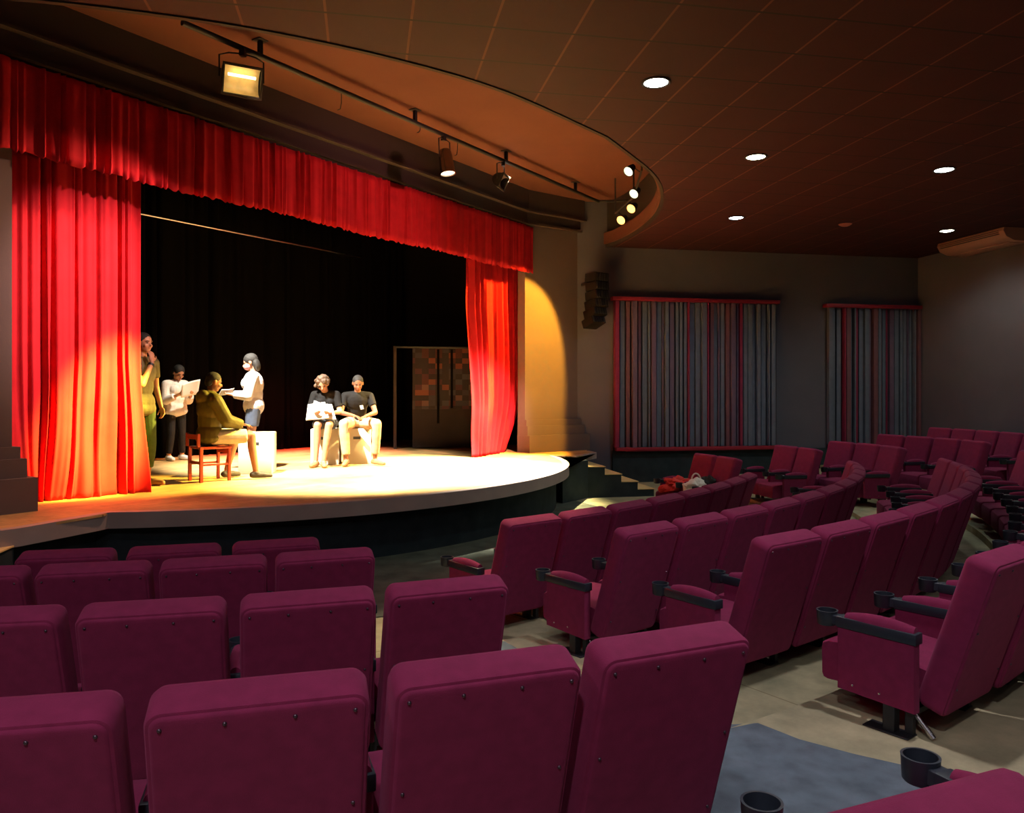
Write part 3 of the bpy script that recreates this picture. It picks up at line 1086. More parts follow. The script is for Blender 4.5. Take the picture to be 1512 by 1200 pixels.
def make_chair(arms=(-1,), brace=False):
    o = empty('theatre_seat', cat='seat')
    make_back(o)
    make_seat_cushion(o)
    for a in arms: make_arm(o, 0.282 * a, -a)
    bm = bmesh.new()
    add_box(bm, (-0.255, 0.225, 0.088), (0.255, 0.265, 0.118), 0.003, 1)
    add_box(bm, (-0.255, 0.44, 0.105), (0.255, 0.47, 0.126), 0.003, 1)
    link('seat_frame', bm, M['steel_black'], o)
    if brace:
        bm = bmesh.new()
        add_tube(bm, [(-0.235, 0.245, 0.110), (-0.235, 0.15, 0.010)], 0.013, 10)
        link('brace', bm, M['chrome'], o)
    return o


PROTO = {'mid': make_chair((-1,)), 'first': make_chair((-1,), True), 'last': make_chair((-1, 1))}
proto_used = {k: False for k in PROTO}
ORD = ['', 'first', 'second', 'third', 'fourth', 'fifth', 'sixth', 'seventh', 'eighth', 'ninth', 'tenth', 'eleventh', 'twelfth', 'thirteenth', 'fourteenth']
ROWN = ['front row', 'second row from the stage', 'third row from the stage', 'fourth row from the stage', 'row nearest the camera']
ROWN_FAR = ['front row', 'second row', 'third row', 'fourth row', 'rearmost row']


def place(kind, x, y, th, row, label, group):
    if proto_used[kind]: o = copy_tree(PROTO[kind])
    else:
        o = PROTO[kind]
        proto_used[kind] = True
    o.location = (x, y, ROW_Z[row])
    o.rotation_euler = (0, 0, math.radians(th))
    tag(o, label, 'seat', group)
    return o


NEAR = [
    [(-2.552, 4.497, 11.8), (-1.998, 4.631, 15.5), (-1.453, 4.801, 19.2)],
    [(-2.6, 3.777, 8.7), (-2.06, 3.878, 12.4), (-1.528, 4.012, 16.0), (-1.005, 4.18, 19.6)],
    [(-1.892, 2.844, 8.9), (-1.346, 2.95, 13.0), (-0.809, 3.095, 17.2), (-0.285, 3.279, 21.5)],
    [(-1.165, 1.797, 11.7), (-0.619, 1.93, 15.7), (-0.084, 2.101, 19.7), (0.438, 2.309, 23.7)]]
MIDDLE = [
    [(0.115, 5.695, 38.9), (0.536, 6.056, 42.4), (0.934, 6.442, 45.8), (1.309, 6.85, 49.1), (1.66, 7.279, 52.3), (1.987, 7.726, 55.4), (2.291, 8.19, 58.3), (2.57, 8.669, 61.2)],
    [(0.828, 4.994, 39.2), (1.258, 5.359, 41.3), (1.673, 5.74, 43.7), (2.072, 6.139, 46.4), (2.45, 6.557, 49.3), (2.806, 6.994, 52.5), (3.135, 7.452, 56.0), (3.434, 7.93, 59.8), (3.7, 8.426, 63.8), (3.929, 8.941, 68.2), (4.118, 9.472, 72.8)],
    [(1.494, 4.346, 36.2), (1.935, 4.684, 38.7), (2.361, 5.04, 41.3), (2.768, 5.417, 44.2), (3.155, 5.815, 47.3), (3.52, 6.233, 50.6), (3.859, 6.672, 54.0), (4.171, 7.132, 57.7), (4.452, 7.61, 61.5), (4.699, 8.107, 65.5), (4.91, 8.62, 69.8), (5.082, 9.147, 74.2)],
    [], []]
phi = math.atan2(3.50 - ROW_C.y, 2.15 - ROW_C.x)
for k in range(14):
    a = phi + k * 0.558 / 10.78
    MIDDLE[3].append((ROW_C.x + 10.78 * math.cos(a), ROW_C.y + 10.78 * math.sin(a), math.degrees(a) + 90 + (1.5 if k < 3 else 0)))
MIDDLE[4] = [(0.62, 1.23, 22), (1.13, 1.44, 25)]
FAR = [
    [(3.01, 10.93, 105), (2.83, 11.46, 112)],
    [(4.5, 11.85, 100), (4.35, 12.38, 112)],
    [(5.55, 11.42, 95), (5.46, 11.96, 105), (5.27, 12.48, 113)],
    [(6.78, 11.45, 95), (6.70, 12.01, 102), (6.55, 12.55, 108), (6.34, 13.06, 114)],
    [(7.96, 11.87, 88), (7.96, 12.43, 92), (7.92, 12.99, 96), (7.85, 13.54, 100), (7.73, 14.09, 104)]]

for row, seats in enumerate(NEAR):
    n = len(seats)
    for i, (x, y, th) in enumerate(seats):
        k = n - i
        rn = 'row nearest the camera' if row == 3 else ROWN[row]
        place('last' if k == 1 else 'mid', x, y, th, row, 'burgundy theatre seat, %s from the aisle, %s, near block' % (ORD[k], rn), 'seats in the near block')
for row, seats in enumerate(MIDDLE):
    n = len(seats)
    for i, (x, y, th) in enumerate(seats):
        place('first' if i == 0 else 'last' if i == n - 1 else 'mid', x, y, th, row, 'burgundy theatre seat, %s from the central aisle, %s, middle block' % (ORD[i + 1], ROWN[row]), 'seats in the middle block')
for row, seats in enumerate(FAR):
    n = len(seats)
    for i, (x, y, th) in enumerate(seats):
        place('first' if i == 0 else 'last' if i == n - 1 else 'mid', x, y, th, row, 'burgundy theatre seat, %s from the aisle, %s, far block by the slatted wall' % (ORD[i + 1], ROWN_FAR[row]), 'seats in the far block')


# ------------------------------------------------------------------ lamps and fittings overhead
def downlight(x, y, color, label, watts, group, cone=150):
    o = empty('ceiling_downlight', (x, y, CEIL), 0, label, 'ceiling light', group)
    bm = bmesh.new()
    add_lathe(bm, [(0.118, 0.0), (0.135, -0.002), (0.138, -0.010), (0.128, -0.016), (0.112, -0.012), (0.108, -0.004)], 28)
    bmesh.ops.recalc_face_normals(bm, faces=bm.faces)
    link('trim_ring', bm, M['dark_rim'], o)
    bm = bmesh.new()
    add_lathe(bm, [(0.0, -0.026), (0.06, -0.022), (0.110, -0.008), (0.110, -0.001), (0.0, -0.001)], 28)
    bmesh.ops.recalc_face_normals(bm, faces=bm.faces)
    m = mat('downlight_glow', (1, 1, 1), 0.4, emit=color, estr=14.0, var=0.01)
    link('diffuser', bm, m, o)
    d = bpy.data.lights.new('downlight_beam', 'SPOT')
    d.energy = watts
    d.color = color
    d.spot_size = math.radians(cone)
    d.spot_blend = 0.6
    d.shadow_soft_size = 0.10
    lo = bpy.data.objects.new('downlight_beam', d)
    C.objects.link(lo)
    lo.parent = o
    lo.location = (0, 0, -0.05)
    return o


for x, y, c, lab in DOWNLIGHTS:
    downlight(x, y, c, 'round recessed ceiling downlight, ' + lab, LIGHT_WATTS * (1.7 if y > 12 else 1.0), 'lit ceiling downlights')
for p, hidden_watts, *cone in HIDDEN_LIGHTS:
    downlight(p.x, p.y, (1.0, 0.90, 1.0), 'round recessed ceiling downlight above or behind the camera, outside the photo', hidden_watts, 'ceiling downlights outside the photo', *cone)

bm = bmesh.new()
add_lathe(bm, [(0.0, -0.035), (0.05, -0.034), (0.075, -0.024), (0.10, -0.010), (0.11, 0.0), (0.0, 0.0)], 28)
bmesh.ops.recalc_face_normals(bm, faces=bm.faces)
tag(link('smoke_detector', bm, M['detector'], loc=(5.63, 13.16, CEIL)), 'small reddish round smoke detector on the dark ceiling', 'smoke detector')

# floor-ceiling air conditioner hung along the right wall
ac = empty('air_conditioner', LD(L1 - 0.42, D1 - 1.45, CEIL), ROOM_ANGLE - PI / 2, 'long cream air conditioner hung under the ceiling at the right wall', 'air conditioner')
bm = bmesh.new()
prof = [(-0.30, 0.0), (-0.32, -0.06), (-0.26, -0.16), (-0.10, -0.225), (0.22, -0.235), (0.34, -0.20), (0.36, -0.02), (0.34, 0.0)]
rings = [[bm.verts.new((x, y * g, z * (1 if g == 1 else 0.96))) for y, z in prof] for x, g in ((0.0, 0.96), (0.03, 1), (1.55, 1), (1.58, 0.96))]
for a, b in zip(rings, rings[1:]):
    for i in range(len(prof)): bm.faces.new((a[i], a[(i + 1) % len(prof)], b[(i + 1) % len(prof)], b[i]))
bm.faces.new(rings[0][::-1]); bm.faces.new(rings[-1])
bmesh.ops.recalc_face_normals(bm, faces=bm.faces)
link('casing', bm, M['ac'], ac)
bm = bmesh.new()
for k in range(3):
    add_box(bm, (0.10, -0.335, -0.050 - 0.030 * k), (1.48, -0.26, -0.042 - 0.030 * k), 0.002, 1)
link('outlet_louvre', bm, M['ac_dark'], ac)
link('intake_grille', box((0.10, -0.10, -0.243), (1.48, 0.24, -0.230), 0.004), M['ac'], ac)

# lighting pipe under the soffit
PIPE_N, PIPE_Z = BAR_N, BAR_Z
pipe = empty('lighting_bar', SN(0.88, PIPE_N, PIPE_Z), STAGE_ANGLE, 'long black lighting bar under the curved ceiling recess', 'lighting bar')
bm = bmesh.new()
add_tube(bm, [(0, 0, 0), (8.45, 0, 0)], 0.030, 12)
add_tube(bm, [(8.45, 0, 0), (8.75, -0.55, 0)], 0.024, 12)
link('bar', bm, M['lamp_shell'], pipe)
bm = bmesh.new()
pts = []
for k in range(60):
    x = 0.1 + 8.2 * k / 59
    pts.append((x, 0.035, 0.03 - 0.035 * abs(math.sin(k * 0.55))))
add_tube(bm, pts, 0.010, 6)
link('cable', bm, M['steel_black'], pipe)
for x in (0.9, 3.35, 5.45, 7.6):
    bm = bmesh.new()
    add_box(bm, (x - 0.022, -0.022, 0.0), (x + 0.022, 0.022, SOFFIT - PIPE_Z - 0.001), 0.003, 1)
    add_box(bm, (x - 0.06, -0.06, SOFFIT - PIPE_Z - 0.012), (x + 0.06, 0.06, SOFFIT - PIPE_Z - 0.001), 0.002, 1)
    link('hanger', bm, M['lamp_shell'], pipe)
for x, l in ((2.05, 0.22), (3.45, 0.10), (4.25, 0.20)):
    bm = bmesh.new()
    add_tube(bm, [(x, 0.0, -0.02), (x + 0.01, 0.01, -l * 0.6), (x - 0.02, 0.0, -l), (x - 0.06, 0.0, -l - 0.02)], 0.006, 6)
    link('loose_cable', bm, M['steel_black'], pipe)


def flood_lamp(s, drop, aim, label, face, size=0.34, yoke_h=0.20):
    """trough-shaped flood with yoke; local -z is where it shines"""
    o = empty('flood_lamp', SN(s, PIPE_N, PIPE_Z - 0.026), 0, label, 'stage lamp', 'lanterns on the lighting bar')
    q = Vector(aim).normalized().to_track_quat('-Z', 'Y').to_matrix().to_4x4()
    head = Matrix.Translation((0, 0, -drop)) @ q
    w, h, dp = size, size * 0.78, size * 0.55
    bm = bmesh.new()
    # housing: curved trough
    n = 10
    ra, rb = [], []
    prof = [(h / 2 * math.cos(PI * k / n), dp * 0.9 * math.sin(PI * k / n)) for k in range(n + 1)]
    for x in (-w / 2, w / 2):
        ra.append([bm.verts.new(head @ Vector((x, y, z))) for y, z in prof])
    for k in range(n): bm.faces.new((ra[0][k], ra[0][k + 1], ra[1][k + 1], ra[1][k]))
    bm.faces.new(ra[0]); bm.faces.new(ra[1][::-1])
    bmesh.ops.recalc_face_normals(bm, faces=bm.faces)
    add_box(bm, (-w / 2 - 0.012, -h / 2 - 0.012, -0.02), (w / 2 + 0.012, -h / 2 + 0.012, 0.012), 0.003, 1, mtx=head)
    add_box(bm, (-w / 2 - 0.012, h / 2 - 0.012, -0.02), (w / 2 + 0.012, h / 2 + 0.012, 0.012), 0.003, 1, mtx=head)
    add_box(bm, (-w / 2 - 0.012, -h / 2, -0.02), (-w / 2 + 0.010, h / 2, 0.012), 0.003, 1, mtx=head)
    add_box(bm, (w / 2 - 0.010, -h / 2, -0.02), (w / 2 + 0.012, h / 2, 0.012), 0.003, 1, mtx=head)
    link('housing', bm, M['lamp_shell'], o)
    bm = bmesh.new()
    # concave reflector face seen through the front
    rows = []
    for i in range(9):
        x = -w / 2 + 0.012 + (w - 0.024) * i / 8
        rows.append([bm.verts.new(head @ Vector((x, (h / 2 - 0.014) * math.cos(PI * k / 8), 0.002 + dp * 0.62 * math.sin(PI * k / 8)))) for k in range(9)])
    for a, b in zip(rows, rows[1:]):
        for k in range(8): bm.faces.new((a[k], b[k], b[k + 1], a[k + 1]))
    bmesh.ops.recalc_face_normals(bm, faces=bm.faces)
    link('reflector', bm, face, o)
    if face is M['lamp_gold']:
        bm = bmesh.new()
        add_tube(bm, [head @ Vector((-w * 0.36, h * 0.12, dp * 0.30)), head @ Vector((w * 0.36, h * 0.12, dp * 0.30))], 0.014, 10)
        link('lamp_tube', bm, mat('lamp_tube_glow', (1, 1, 1), 0.4, emit=(1.0, 0.72, 0.34), estr=7, var=0.01), o)
    bm = bmesh.new()
    up = head @ Vector((0, 0, dp * 0.3))
    sx = head.to_3x3() @ Vector((1, 0, 0))
    for sgn in (-1, 1):
        p = up + sx * sgn * (w / 2 + 0.03)
        add_tube(bm, [p, Vector((p.x, p.y, -0.06)), Vector((p.x * 0.6, p.y * 0.6, -0.03)), Vector((0, 0, -0.028))], 0.009, 8)
    add_box(bm, (-0.03, -0.03, -0.055), (0.03, 0.03, 0.03), 0.004, 1)
    link('yoke', bm, M['lamp_shell'], o)
    return o


flood_lamp(1.56, 0.31, (0.42, -0.80, -0.55), 'black flood lamp with glowing golden reflector, first on the lighting bar', M['lamp_gold'], 0.38)
flood_lamp(6.25, 0.30, (0.88, -0.30, -0.45), 'small black flood lamp with pale front, last along the lighting bar', M['lamp_pink'], 0.27)

# par can
pc = empty('par_can', SN(4.82, PIPE_N, PIPE_Z - 0.026), STAGE_ANGLE, 'cylindrical black par can with polished sides, middle of the lighting bar', 'stage lamp', 'lanterns on the lighting bar')
tilt = Matrix.Translation((0, -0.02, -0.20)) @ Matrix.Rotation(math.radians(-10), 4, 'X')
bm = bmesh.new()
add_lathe(bm, [(0.0, 0.02), (0.07, 0.015), (0.085, -0.02), (0.095, -0.08), (0.105, -0.30), (0.112, -0.31), (0.112, -0.325), (0.098, -0.325), (0.092, -0.10), (0.0, -0.09)], 24, mtx=tilt)
bmesh.ops.recalc_face_normals(bm, faces=bm.faces)
link('can', bm, mat('polished_black_can', (0.22, 0.20, 0.17), 0.16, metal=1.0, var=0.1), pc)
bm = bmesh.new()
add_lathe(bm, [(0.0, -0.295), (0.06, -0.300), (0.096, -0.305), (0.096, -0.310), (0.0, -0.312)], 24, mtx=tilt)
bmesh.ops.recalc_face_normals(bm, faces=bm.faces)
link('lens', bm, M['lamp_bright'], pc)
bm = bmesh.new()
for sgn in (-1, 1):
    add_tube(bm, [(sgn * 0.118, -0.02, -0.30), (sgn * 0.118, -0.01, -0.05), (sgn * 0.06, 0, -0.028), (0, 0, -0.028)], 0.008, 8)
add_box(bm, (-0.028, -0.028, -0.055), (0.028, 0.028, 0.03), 0.004, 1)
link('yoke', bm, M['lamp_shell'], pc)

# four small lamps in the far end of the recess, on an upright frame
fr = empty('lamp_frame', (1.95, 12.35, SOFFIT - 0.001), 0, 'short dark pipe ladder carrying small lamps at the recess end', 'lamp frame')
bm = bmesh.new()
RUN = [Vector((0.05, -0.35, -0.28)), Vector((0.05, 0.45, -0.50)), Vector((-0.16, 1.15, -0.60))]
add_tube(bm, RUN, 0.018, 8)
link('rail', bm, M['lamp_shell'], fr)
for p in (RUN[0], RUN[1], RUN[2]):
    bm = bmesh.new()
    add_tube(bm, [p, Vector((p.x, p.y, 0.0))], 0.014, 8)
    link('drop_pipe', bm, M['lamp_shell'], fr)


def pixel(u, v, Y):
    return Vector(((u - 756) * Y / 1150, Y, CAM_Z + (580 - v) * Y / 1150))


SMALL = [((928, 253), 12.05, 'lamp_cool', 'topmost small white lamp of the four at the recess end'),
         ((936, 286), 12.6, 'lamp_cool', 'second small white lamp, just above the two amber ones'),
         ((932, 308), 13.0, 'lamp_warm', 'upper glowing amber lamp at the recess end'),
         ((917, 325), 13.45, 'lamp_warm', 'lowest glowing amber lamp at the recess end')]
for (u, v), Y, mk, lab in SMALL:
    p = pixel(u, v, Y)
    o = empty('small_spot_lamp', p, 0, lab, 'stage lamp', 'small lamps at the recess end')
    aim = (SN(3.0, -0.5, 0.6) - p).normalized()
    aim = (aim + Vector((0.10, -0.30, -0.05))).normalized()
    q = aim.to_track_quat('-Z', 'Y').to_matrix().to_4x4()
    bm = bmesh.new()
    add_lathe(bm, [(0.0, 0.16), (0.045, 0.15), (0.06, 0.10), (0.082, 0.0), (0.086, -0.012), (0.078, -0.012), (0.055, 0.08), (0.0, 0.10)], 20, mtx=q)
    bmesh.ops.recalc_face_normals(bm, faces=bm.faces)
    link('shade', bm, M['lamp_shell'], o)
    bm = bmesh.new()
    add_lathe(bm, [(0.0, -0.030), (0.05, -0.022), (0.076, -0.004), (0.076, 0.004), (0.0, 0.006)], 20, mtx=q)
    bmesh.ops.recalc_face_normals(bm, faces=bm.faces)
    link('bulb', bm, M[mk], o)
    bm = bmesh.new()
    # stem runs up to the frame's rail
    best = None
    for a, b in zip(RUN, RUN[1:]):
        for k in range(11):
            w = fr.location + a.lerp(b, k / 10) - p
            if best is None or w.length < best.length: best = w
    add_tube(bm, [q.to_3x3() @ Vector((0, 0, 0.14)), best], 0.008, 8)
    link('stem', bm, M['lamp_shell'], o)

# line array speaker on the far wall
sp_ = empty('line_array_speaker', (1.60, 14.80, 4.02), math.radians(37), 'black curved line array speaker hung beside the slatted panel', 'speaker')
y, z, ang = 0.0, 0.0, 0.0
for k in range(6):
    ang = math.radians((0, 4, 8, 12, 17, 22)[k])
    mt = Matrix.Translation((0.0, y, z)) @ Matrix.Rotation(-ang, 4, 'X')
    bm = bmesh.new()
    add_box(bm, (-0.17, -0.17, -0.165), (0.17, 0.13, -0.005), 0.012, 2, mtx=mt)
    cab = link('cabinet', bm, M['speaker'], sp_)
    bm = bmesh.new()
    for q in range(5):
        add_box(bm, (-0.155 + 0.064 * q, -0.182, -0.155), (-0.155 + 0.064 * q + 0.05, -0.168, -0.018), 0.004, 1, mtx=mt)
    link('grille', bm, M['steel_black'], cab)
    y += math.sin(ang) * 0.172
    z -= math.cos(ang) * 0.172
bm = bmesh.new()
add_box(bm, (-0.03, 0.10, -0.20), (0.03, 0.40, -0.15), 0.004, 1)
add_box(bm, (-0.14, -0.10, -0.004), (0.14, 0.10, 0.012), 0.003, 1)
add_box(bm, (-0.03, 0.10, -0.20), (0.03, 0.14, 0.012), 0.003, 1)
link('wall_bracket', bm, M['steel_black'], sp_)


# ------------------------------------------------------------------ people
SKIN = {
    'brown': mat('skin_brown', (0.20, 0.075, 0.036), 0.55, var=0.08, vscale=14),
    'tan': mat('skin_tan', (0.45, 0.21, 0.11), 0.55, var=0.08, vscale=14),
    'light': mat('skin_light', (0.48, 0.23, 0.135), 0.55, var=0.08, vscale=14)}
HAIR = mat('dark_hair', (0.006, 0.004, 0.003), 0.75, var=0.3, vscale=40, bump=0.6, bscale=120)
HAIR_B = mat('brown_curly_hair', (0.065, 0.033, 0.016), 0.65, var=0.35, vscale=40, bump=0.9, bscale=70)
EYE = mat('eye_dark', (0.02, 0.012, 0.01), 0.25, var=0.05)
LIP = mat('lips', (0.30, 0.075, 0.06), 0.5, var=0.05)


def cloth_mat(name, col, rough=0.85):
    return mat(name, col, rough, var=0.16, vscale=9, bump=0.55, bscale=22, spec=0.2)


def V(*a):
    return Vector(a)


def orient(up, fwd):
    z = up.normalized()
    x = fwd.cross(z).normalized()
    y = z.cross(x)
    return Matrix((x, y, z)).transposed()


def add_hand(bm, wrist, direction, palm_n, side, curl=0.5, scale=1.0):
    """palm, four unequal bent fingers and a thumb leaving the side of the palm"""
    d = direction.normalized()
    n = (palm_n - d * palm_n.dot(d)).normalized()
    a = d.cross(n).normalized() * side
    k = scale
    c = wrist + d * 0.048 * k
    R = Matrix((a, d, n)).transposed()
    add_ellipsoid(bm, c, (0.038 * k, 0.052 * k, 0.016 * k), R, 12, 8)
    for i, ln in enumerate((0.070, 0.080, 0.074, 0.058)):
        off = (-1.5 + i) * 0.0195 * k
        p = wrist + d * (0.088 - 0.006 * abs(i - 1.2)) * k - a * off
        d1 = (d * math.cos(curl * 0.5) + n * math.sin(curl * 0.5)).normalized()
        d2 = (d * math.cos(curl * 1.3) + n * math.sin(curl * 1.3)).normalized()
        m1 = p + d1 * ln * 0.48 * k
        add_capsule(bm, p, m1, 0.0088 * k, 0.0084 * k, 8, n=3)
        add_capsule(bm, m1, m1 + d2 * ln * 0.52 * k, 0.0084 * k, 0.0072 * k, 8, n=3)
    t0 = wrist + d * 0.030 * k + a * 0.030 * k
    t1 = t0 + (d * 0.6 + a * 0.75 + n * 0.25).normalized() * 0.036 * k
    add_capsule(bm, t0, t1, 0.0115 * k, 0.0100 * k, 8, n=3)
    add_capsule(bm, t1, t1 + (d * 0.9 + a * 0.25 + n * 0.4).normalized() * 0.030 * k, 0.0100 * k, 0.0082 * k, 8, n=3)


def person(label, loc, rz, J, skin, shirt=None, sleeve=0.55, sleeve_r=1.22, trousers=None, leg_to=1.0, shoes=None, hair=HAIR, hair_kind='short', group=None,
           fem=False, build=1.0, shirt_puff=0.014, hood=False, face_mask=None, shirt_low=0.0, socks=None, badge=None, leg_puff=0.012, watch=False, cap_band=None):
    """J: joints in metres, person facing local +y, x to the person's right"""
    root = empty('person', loc, rz, label, 'person', group)
    j = {k: Vector(v) for k, v in J.items()}
    up = (j['neck'] - j['pelvis']).normalized()
    fw = j.get('fwd', V(0, 1, 0))
    R = orient(up, fw)
    shoulder_dir = (j['shoulder_r'] - j['shoulder_l']).normalized()
    Rc = Matrix((shoulder_dir, up.cross(shoulder_dir).normalized(), up)).transposed()
    b = build
    hipw = 0.165 * b if fem else 0.158 * b
    waist = j['pelvis'].lerp(j['neck'], 0.40)
    chest = j['pelvis'].lerp(j['neck'], 0.70)

    def torso(bm, g):
        add_ellipsoid(bm, j['pelvis'] + up * 0.02, (hipw + g, 0.115 * b + g, 0.125 + g), R)
        add_ellipsoid(bm, waist, ((0.122 if fem else 0.135) * b + g, 0.098 * b + g, 0.165 + g), R)
        add_ellipsoid(bm, chest, ((0.150 if fem else 0.170) * b + g, 0.112 * b + g, 0.165 + g), Rc)
        if fem:
            for sx in (-1, 1):
                add_ellipsoid(bm, chest + Rc @ V(sx * 0.068, 0.075, 0.01), (0.062 + g, 0.055 + g, 0.062 + g), Rc, 12, 8)
        add_capsule(bm, j['shoulder_l'].lerp(j['neck'], 0.06), j['neck'] - up * 0.035, 0.052 * b + g, 0.060 * b + g)
        add_capsule(bm, j['shoulder_r'].lerp(j['neck'], 0.06), j['neck'] - up * 0.035, 0.052 * b + g, 0.060 * b + g)

    # ---- body
    bm = bmesh.new()
    torso(bm, 0.0)
    head_c = j['head']
    hf = j.get('face', fw).normalized()
    hup = j.get('head_up', V(0, 0, 1))
    HR = orient((hup - hf * hup.dot(hf)).normalized(), hf)
    add_capsule(bm, j['neck'] - up * 0.03, head_c - HR @ V(0, 0.02, 0.055), 0.052 * b, 0.048 * b)
    add_ellipsoid(bm, head_c + HR @ V(0, -0.012, 0.030), (0.076, 0.094, 0.090), HR, 20, 14)
    add_ellipsoid(bm, head_c + HR @ V(0, 0.018, -0.030), (0.062, 0.072, 0.082), HR, 18, 12)
    add_ellipsoid(bm, head_c + HR @ V(0, 0.046, -0.085), (0.034, 0.034, 0.026), HR, 12, 8)
    add_ellipsoid(bm, head_c + HR @ V(0, 0.070, 0.022), (0.052, 0.016, 0.012), HR, 12, 8)
    add_capsule(bm, head_c + HR @ V(0, 0.078, 0.012), head_c + HR @ V(0, 0.102, -0.026), 0.009, 0.014, 10)
    for sx in (-1, 1):
        add_ellipsoid(bm, head_c + HR @ V(sx * 0.078, -0.008, -0.005), (0.011, 0.020, 0.032), HR, 10, 8)
        add_ellipsoid(bm, head_c + HR @ V(sx * 0.040, 0.062, -0.028), (0.022, 0.018, 0.020), HR, 10, 8)
    for sd, sg in (('l', -1), ('r', 1)):
        add_capsule(bm, j['shoulder_' + sd], j['elbow_' + sd], 0.048 * b, 0.038 * b)
        add_capsule(bm, j['elbow_' + sd], j['wrist_' + sd], 0.039 * b, 0.026 * b)
        hd = j.get('hand_' + sd, (j['wrist_' + sd] - j['elbow_' + sd]).normalized())
        pn = j.get('palm_' + sd, V(-sg, 0, 0))
        add_hand(bm, j['wrist_' + sd], hd, pn, -sg if j.get('flip_' + sd) is None else sg, j['curl'].x if 'curl' in j else 0.6)
        add_capsule(bm, j['hip_' + sd], j['knee_' + sd], 0.082 * b, 0.054 * b)
        kn, an = j['knee_' + sd], j['ankle_' + sd]
        cal = kn.lerp(an, 0.30)
        back = (kn - an).normalized()
        toe = j['toe_' + sd]
        fd = (toe - an)
        fd.z = 0
        fd.normalize()
        add_capsule(bm, kn, cal - fd * 0.012, 0.054 * b, 0.055 * b)
        add_capsule(bm, cal - fd * 0.012, an, 0.055 * b, 0.034 * b)
        add_capsule(bm, an + V(0, 0, -0.02), an - fd * 0.035 - V(0, 0, 0.035), 0.034, 0.032)
        add_capsule(bm, an - V(0, 0, 0.03), an + fd * 0.10 - V(0, 0, 0.055), 0.036, 0.030)
        add_capsule(bm, an + fd * 0.10 - V(0, 0, 0.055), toe, 0.032, 0.022)
    fuse('body', bm, skin, 0.0075, root, 5)
    # ---- face
    for sx in (-1, 1):
        bm = bmesh.new()
        add_ellipsoid(bm, head_c + HR @ V(sx * 0.031, 0.0765, 0.004), (0.012, 0.008, 0.0065), HR, 10, 8)
        link('eye', bm, EYE, root)
        bm = bmesh.new()
        add_capsule(bm, head_c + HR @ V(sx * 0.014, 0.090, 0.026), head_c + HR @ V(sx * 0.046, 0.078, 0.028), 0.0045, 0.0035, 8)
        link('eyebrow', bm, HAIR, root)
    bm = bmesh.new()
    add_ellipsoid(bm, head_c + HR @ V(0, 0.083, -0.053), (0.022, 0.010, 0.0075), HR, 12, 8)
    link('mouth', bm, LIP, root)
    if face_mask:
        bm = bmesh.new()
        add_ellipsoid(bm, head_c + HR @ V(0, 0.040, -0.045), (0.066, 0.068, 0.055), HR, 16, 10)
        link('face_mask', bm, face_mask, root)
    # ---- hair
    bm = bmesh.new()
    if hair_kind == 'short':
        add_ellipsoid(bm, head_c + HR @ V(0, -0.020, 0.042), (0.082, 0.096, 0.086), HR, 18, 12)
        add_ellipsoid(bm, head_c + HR @ V(0, -0.060, -0.005), (0.068, 0.055, 0.070), HR, 16, 10)
    elif hair_kind == 'bob':
        add_ellipsoid(bm, head_c + HR @ V(0, -0.022, 0.040), (0.088, 0.102, 0.092), HR, 18, 12)
        add_ellipsoid(bm, head_c + HR @ V(0, -0.070, -0.045), (0.088, 0.058, 0.110), HR, 16, 10)
    elif hair_kind == 'long':
        add_ellipsoid(bm, head_c + HR @ V(0, -0.022, 0.040), (0.086, 0.100, 0.092), HR, 18, 12)
        add_ellipsoid(bm, head_c + HR @ V(0, -0.075, -0.03), (0.080, 0.060, 0.105), HR, 16, 10)
        add_capsule(bm, head_c + HR @ V(0, -0.09, -0.06), head_c + HR @ V(0, -0.10, -0.24), 0.066, 0.038)
    elif hair_kind == 'curly':
        rnd = random.Random(5)
        for k in range(60):
            th, ph = rnd.uniform(0, 2 * PI), rnd.uniform(-0.5, 1.5)
            p = V(0.088 * math.cos(th) * math.cos(ph), -0.022 + 0.10 * math.sin(th) * math.cos(ph), 0.035 + 0.088 * math.sin(ph))
            if p.y > 0.052 and p.z < 0.065: continue
            add_ellipsoid(bm, head_c + HR @ p, (0.026, 0.026, 0.026), HR, 8, 6)
        add_ellipsoid(bm, head_c + HR @ V(0, -0.02, 0.04), (0.084, 0.098, 0.088), HR, 16, 10)
        for k in range(26):
            add_ellipsoid(bm, head_c + HR @ V(rnd.uniform(0.02, 0.115), rnd.uniform(-0.12, 0.02), rnd.uniform(-0.15, 0.05)), (0.030, 0.030, 0.030), HR, 8, 6)
    hair_o = fuse('hair', bm, hair, 0.0075, root, 3)
    # ---- clothes
    if shirt:
        g = shirt_puff
        bm = bmesh.new()
        torso(bm, g)
        if shirt_low:
            add_ellipsoid(bm, j['pelvis'] - up * shirt_low, (hipw + g + 0.01, 0.125 * b + g, 0.10), R)
        for sd in 'lr':
            if sleeve <= 1:
                e = j['shoulder_' + sd].lerp(j['elbow_' + sd], sleeve)
                add_capsule(bm, j['shoulder_' + sd], e, 0.050 * b + g, (0.048 * sleeve_r) * b, cap1=False)
            else:
                add_capsule(bm, j['shoulder_' + sd], j['elbow_' + sd], 0.050 * b + g, 0.042 * b + g)
                add_capsule(bm, j['elbow_' + sd], j['elbow_' + sd].lerp(j['wrist_' + sd], sleeve - 1), 0.042 * b + g, 0.031 * b + g * 0.8, cap1=False)
        if hood:
            add_ellipsoid(bm, j['neck'] + R @ V(0, -0.095, -0.015), (0.135, 0.075, 0.095), R, 16, 10)
            add_ellipsoid(bm, j['neck'] + R @ V(0, -0.015, 0.030), (0.108, 0.098, 0.046), R, 16, 10)
        fuse('jacket' if hood else 'shirt', bm, shirt, 0.0085, root, 4)
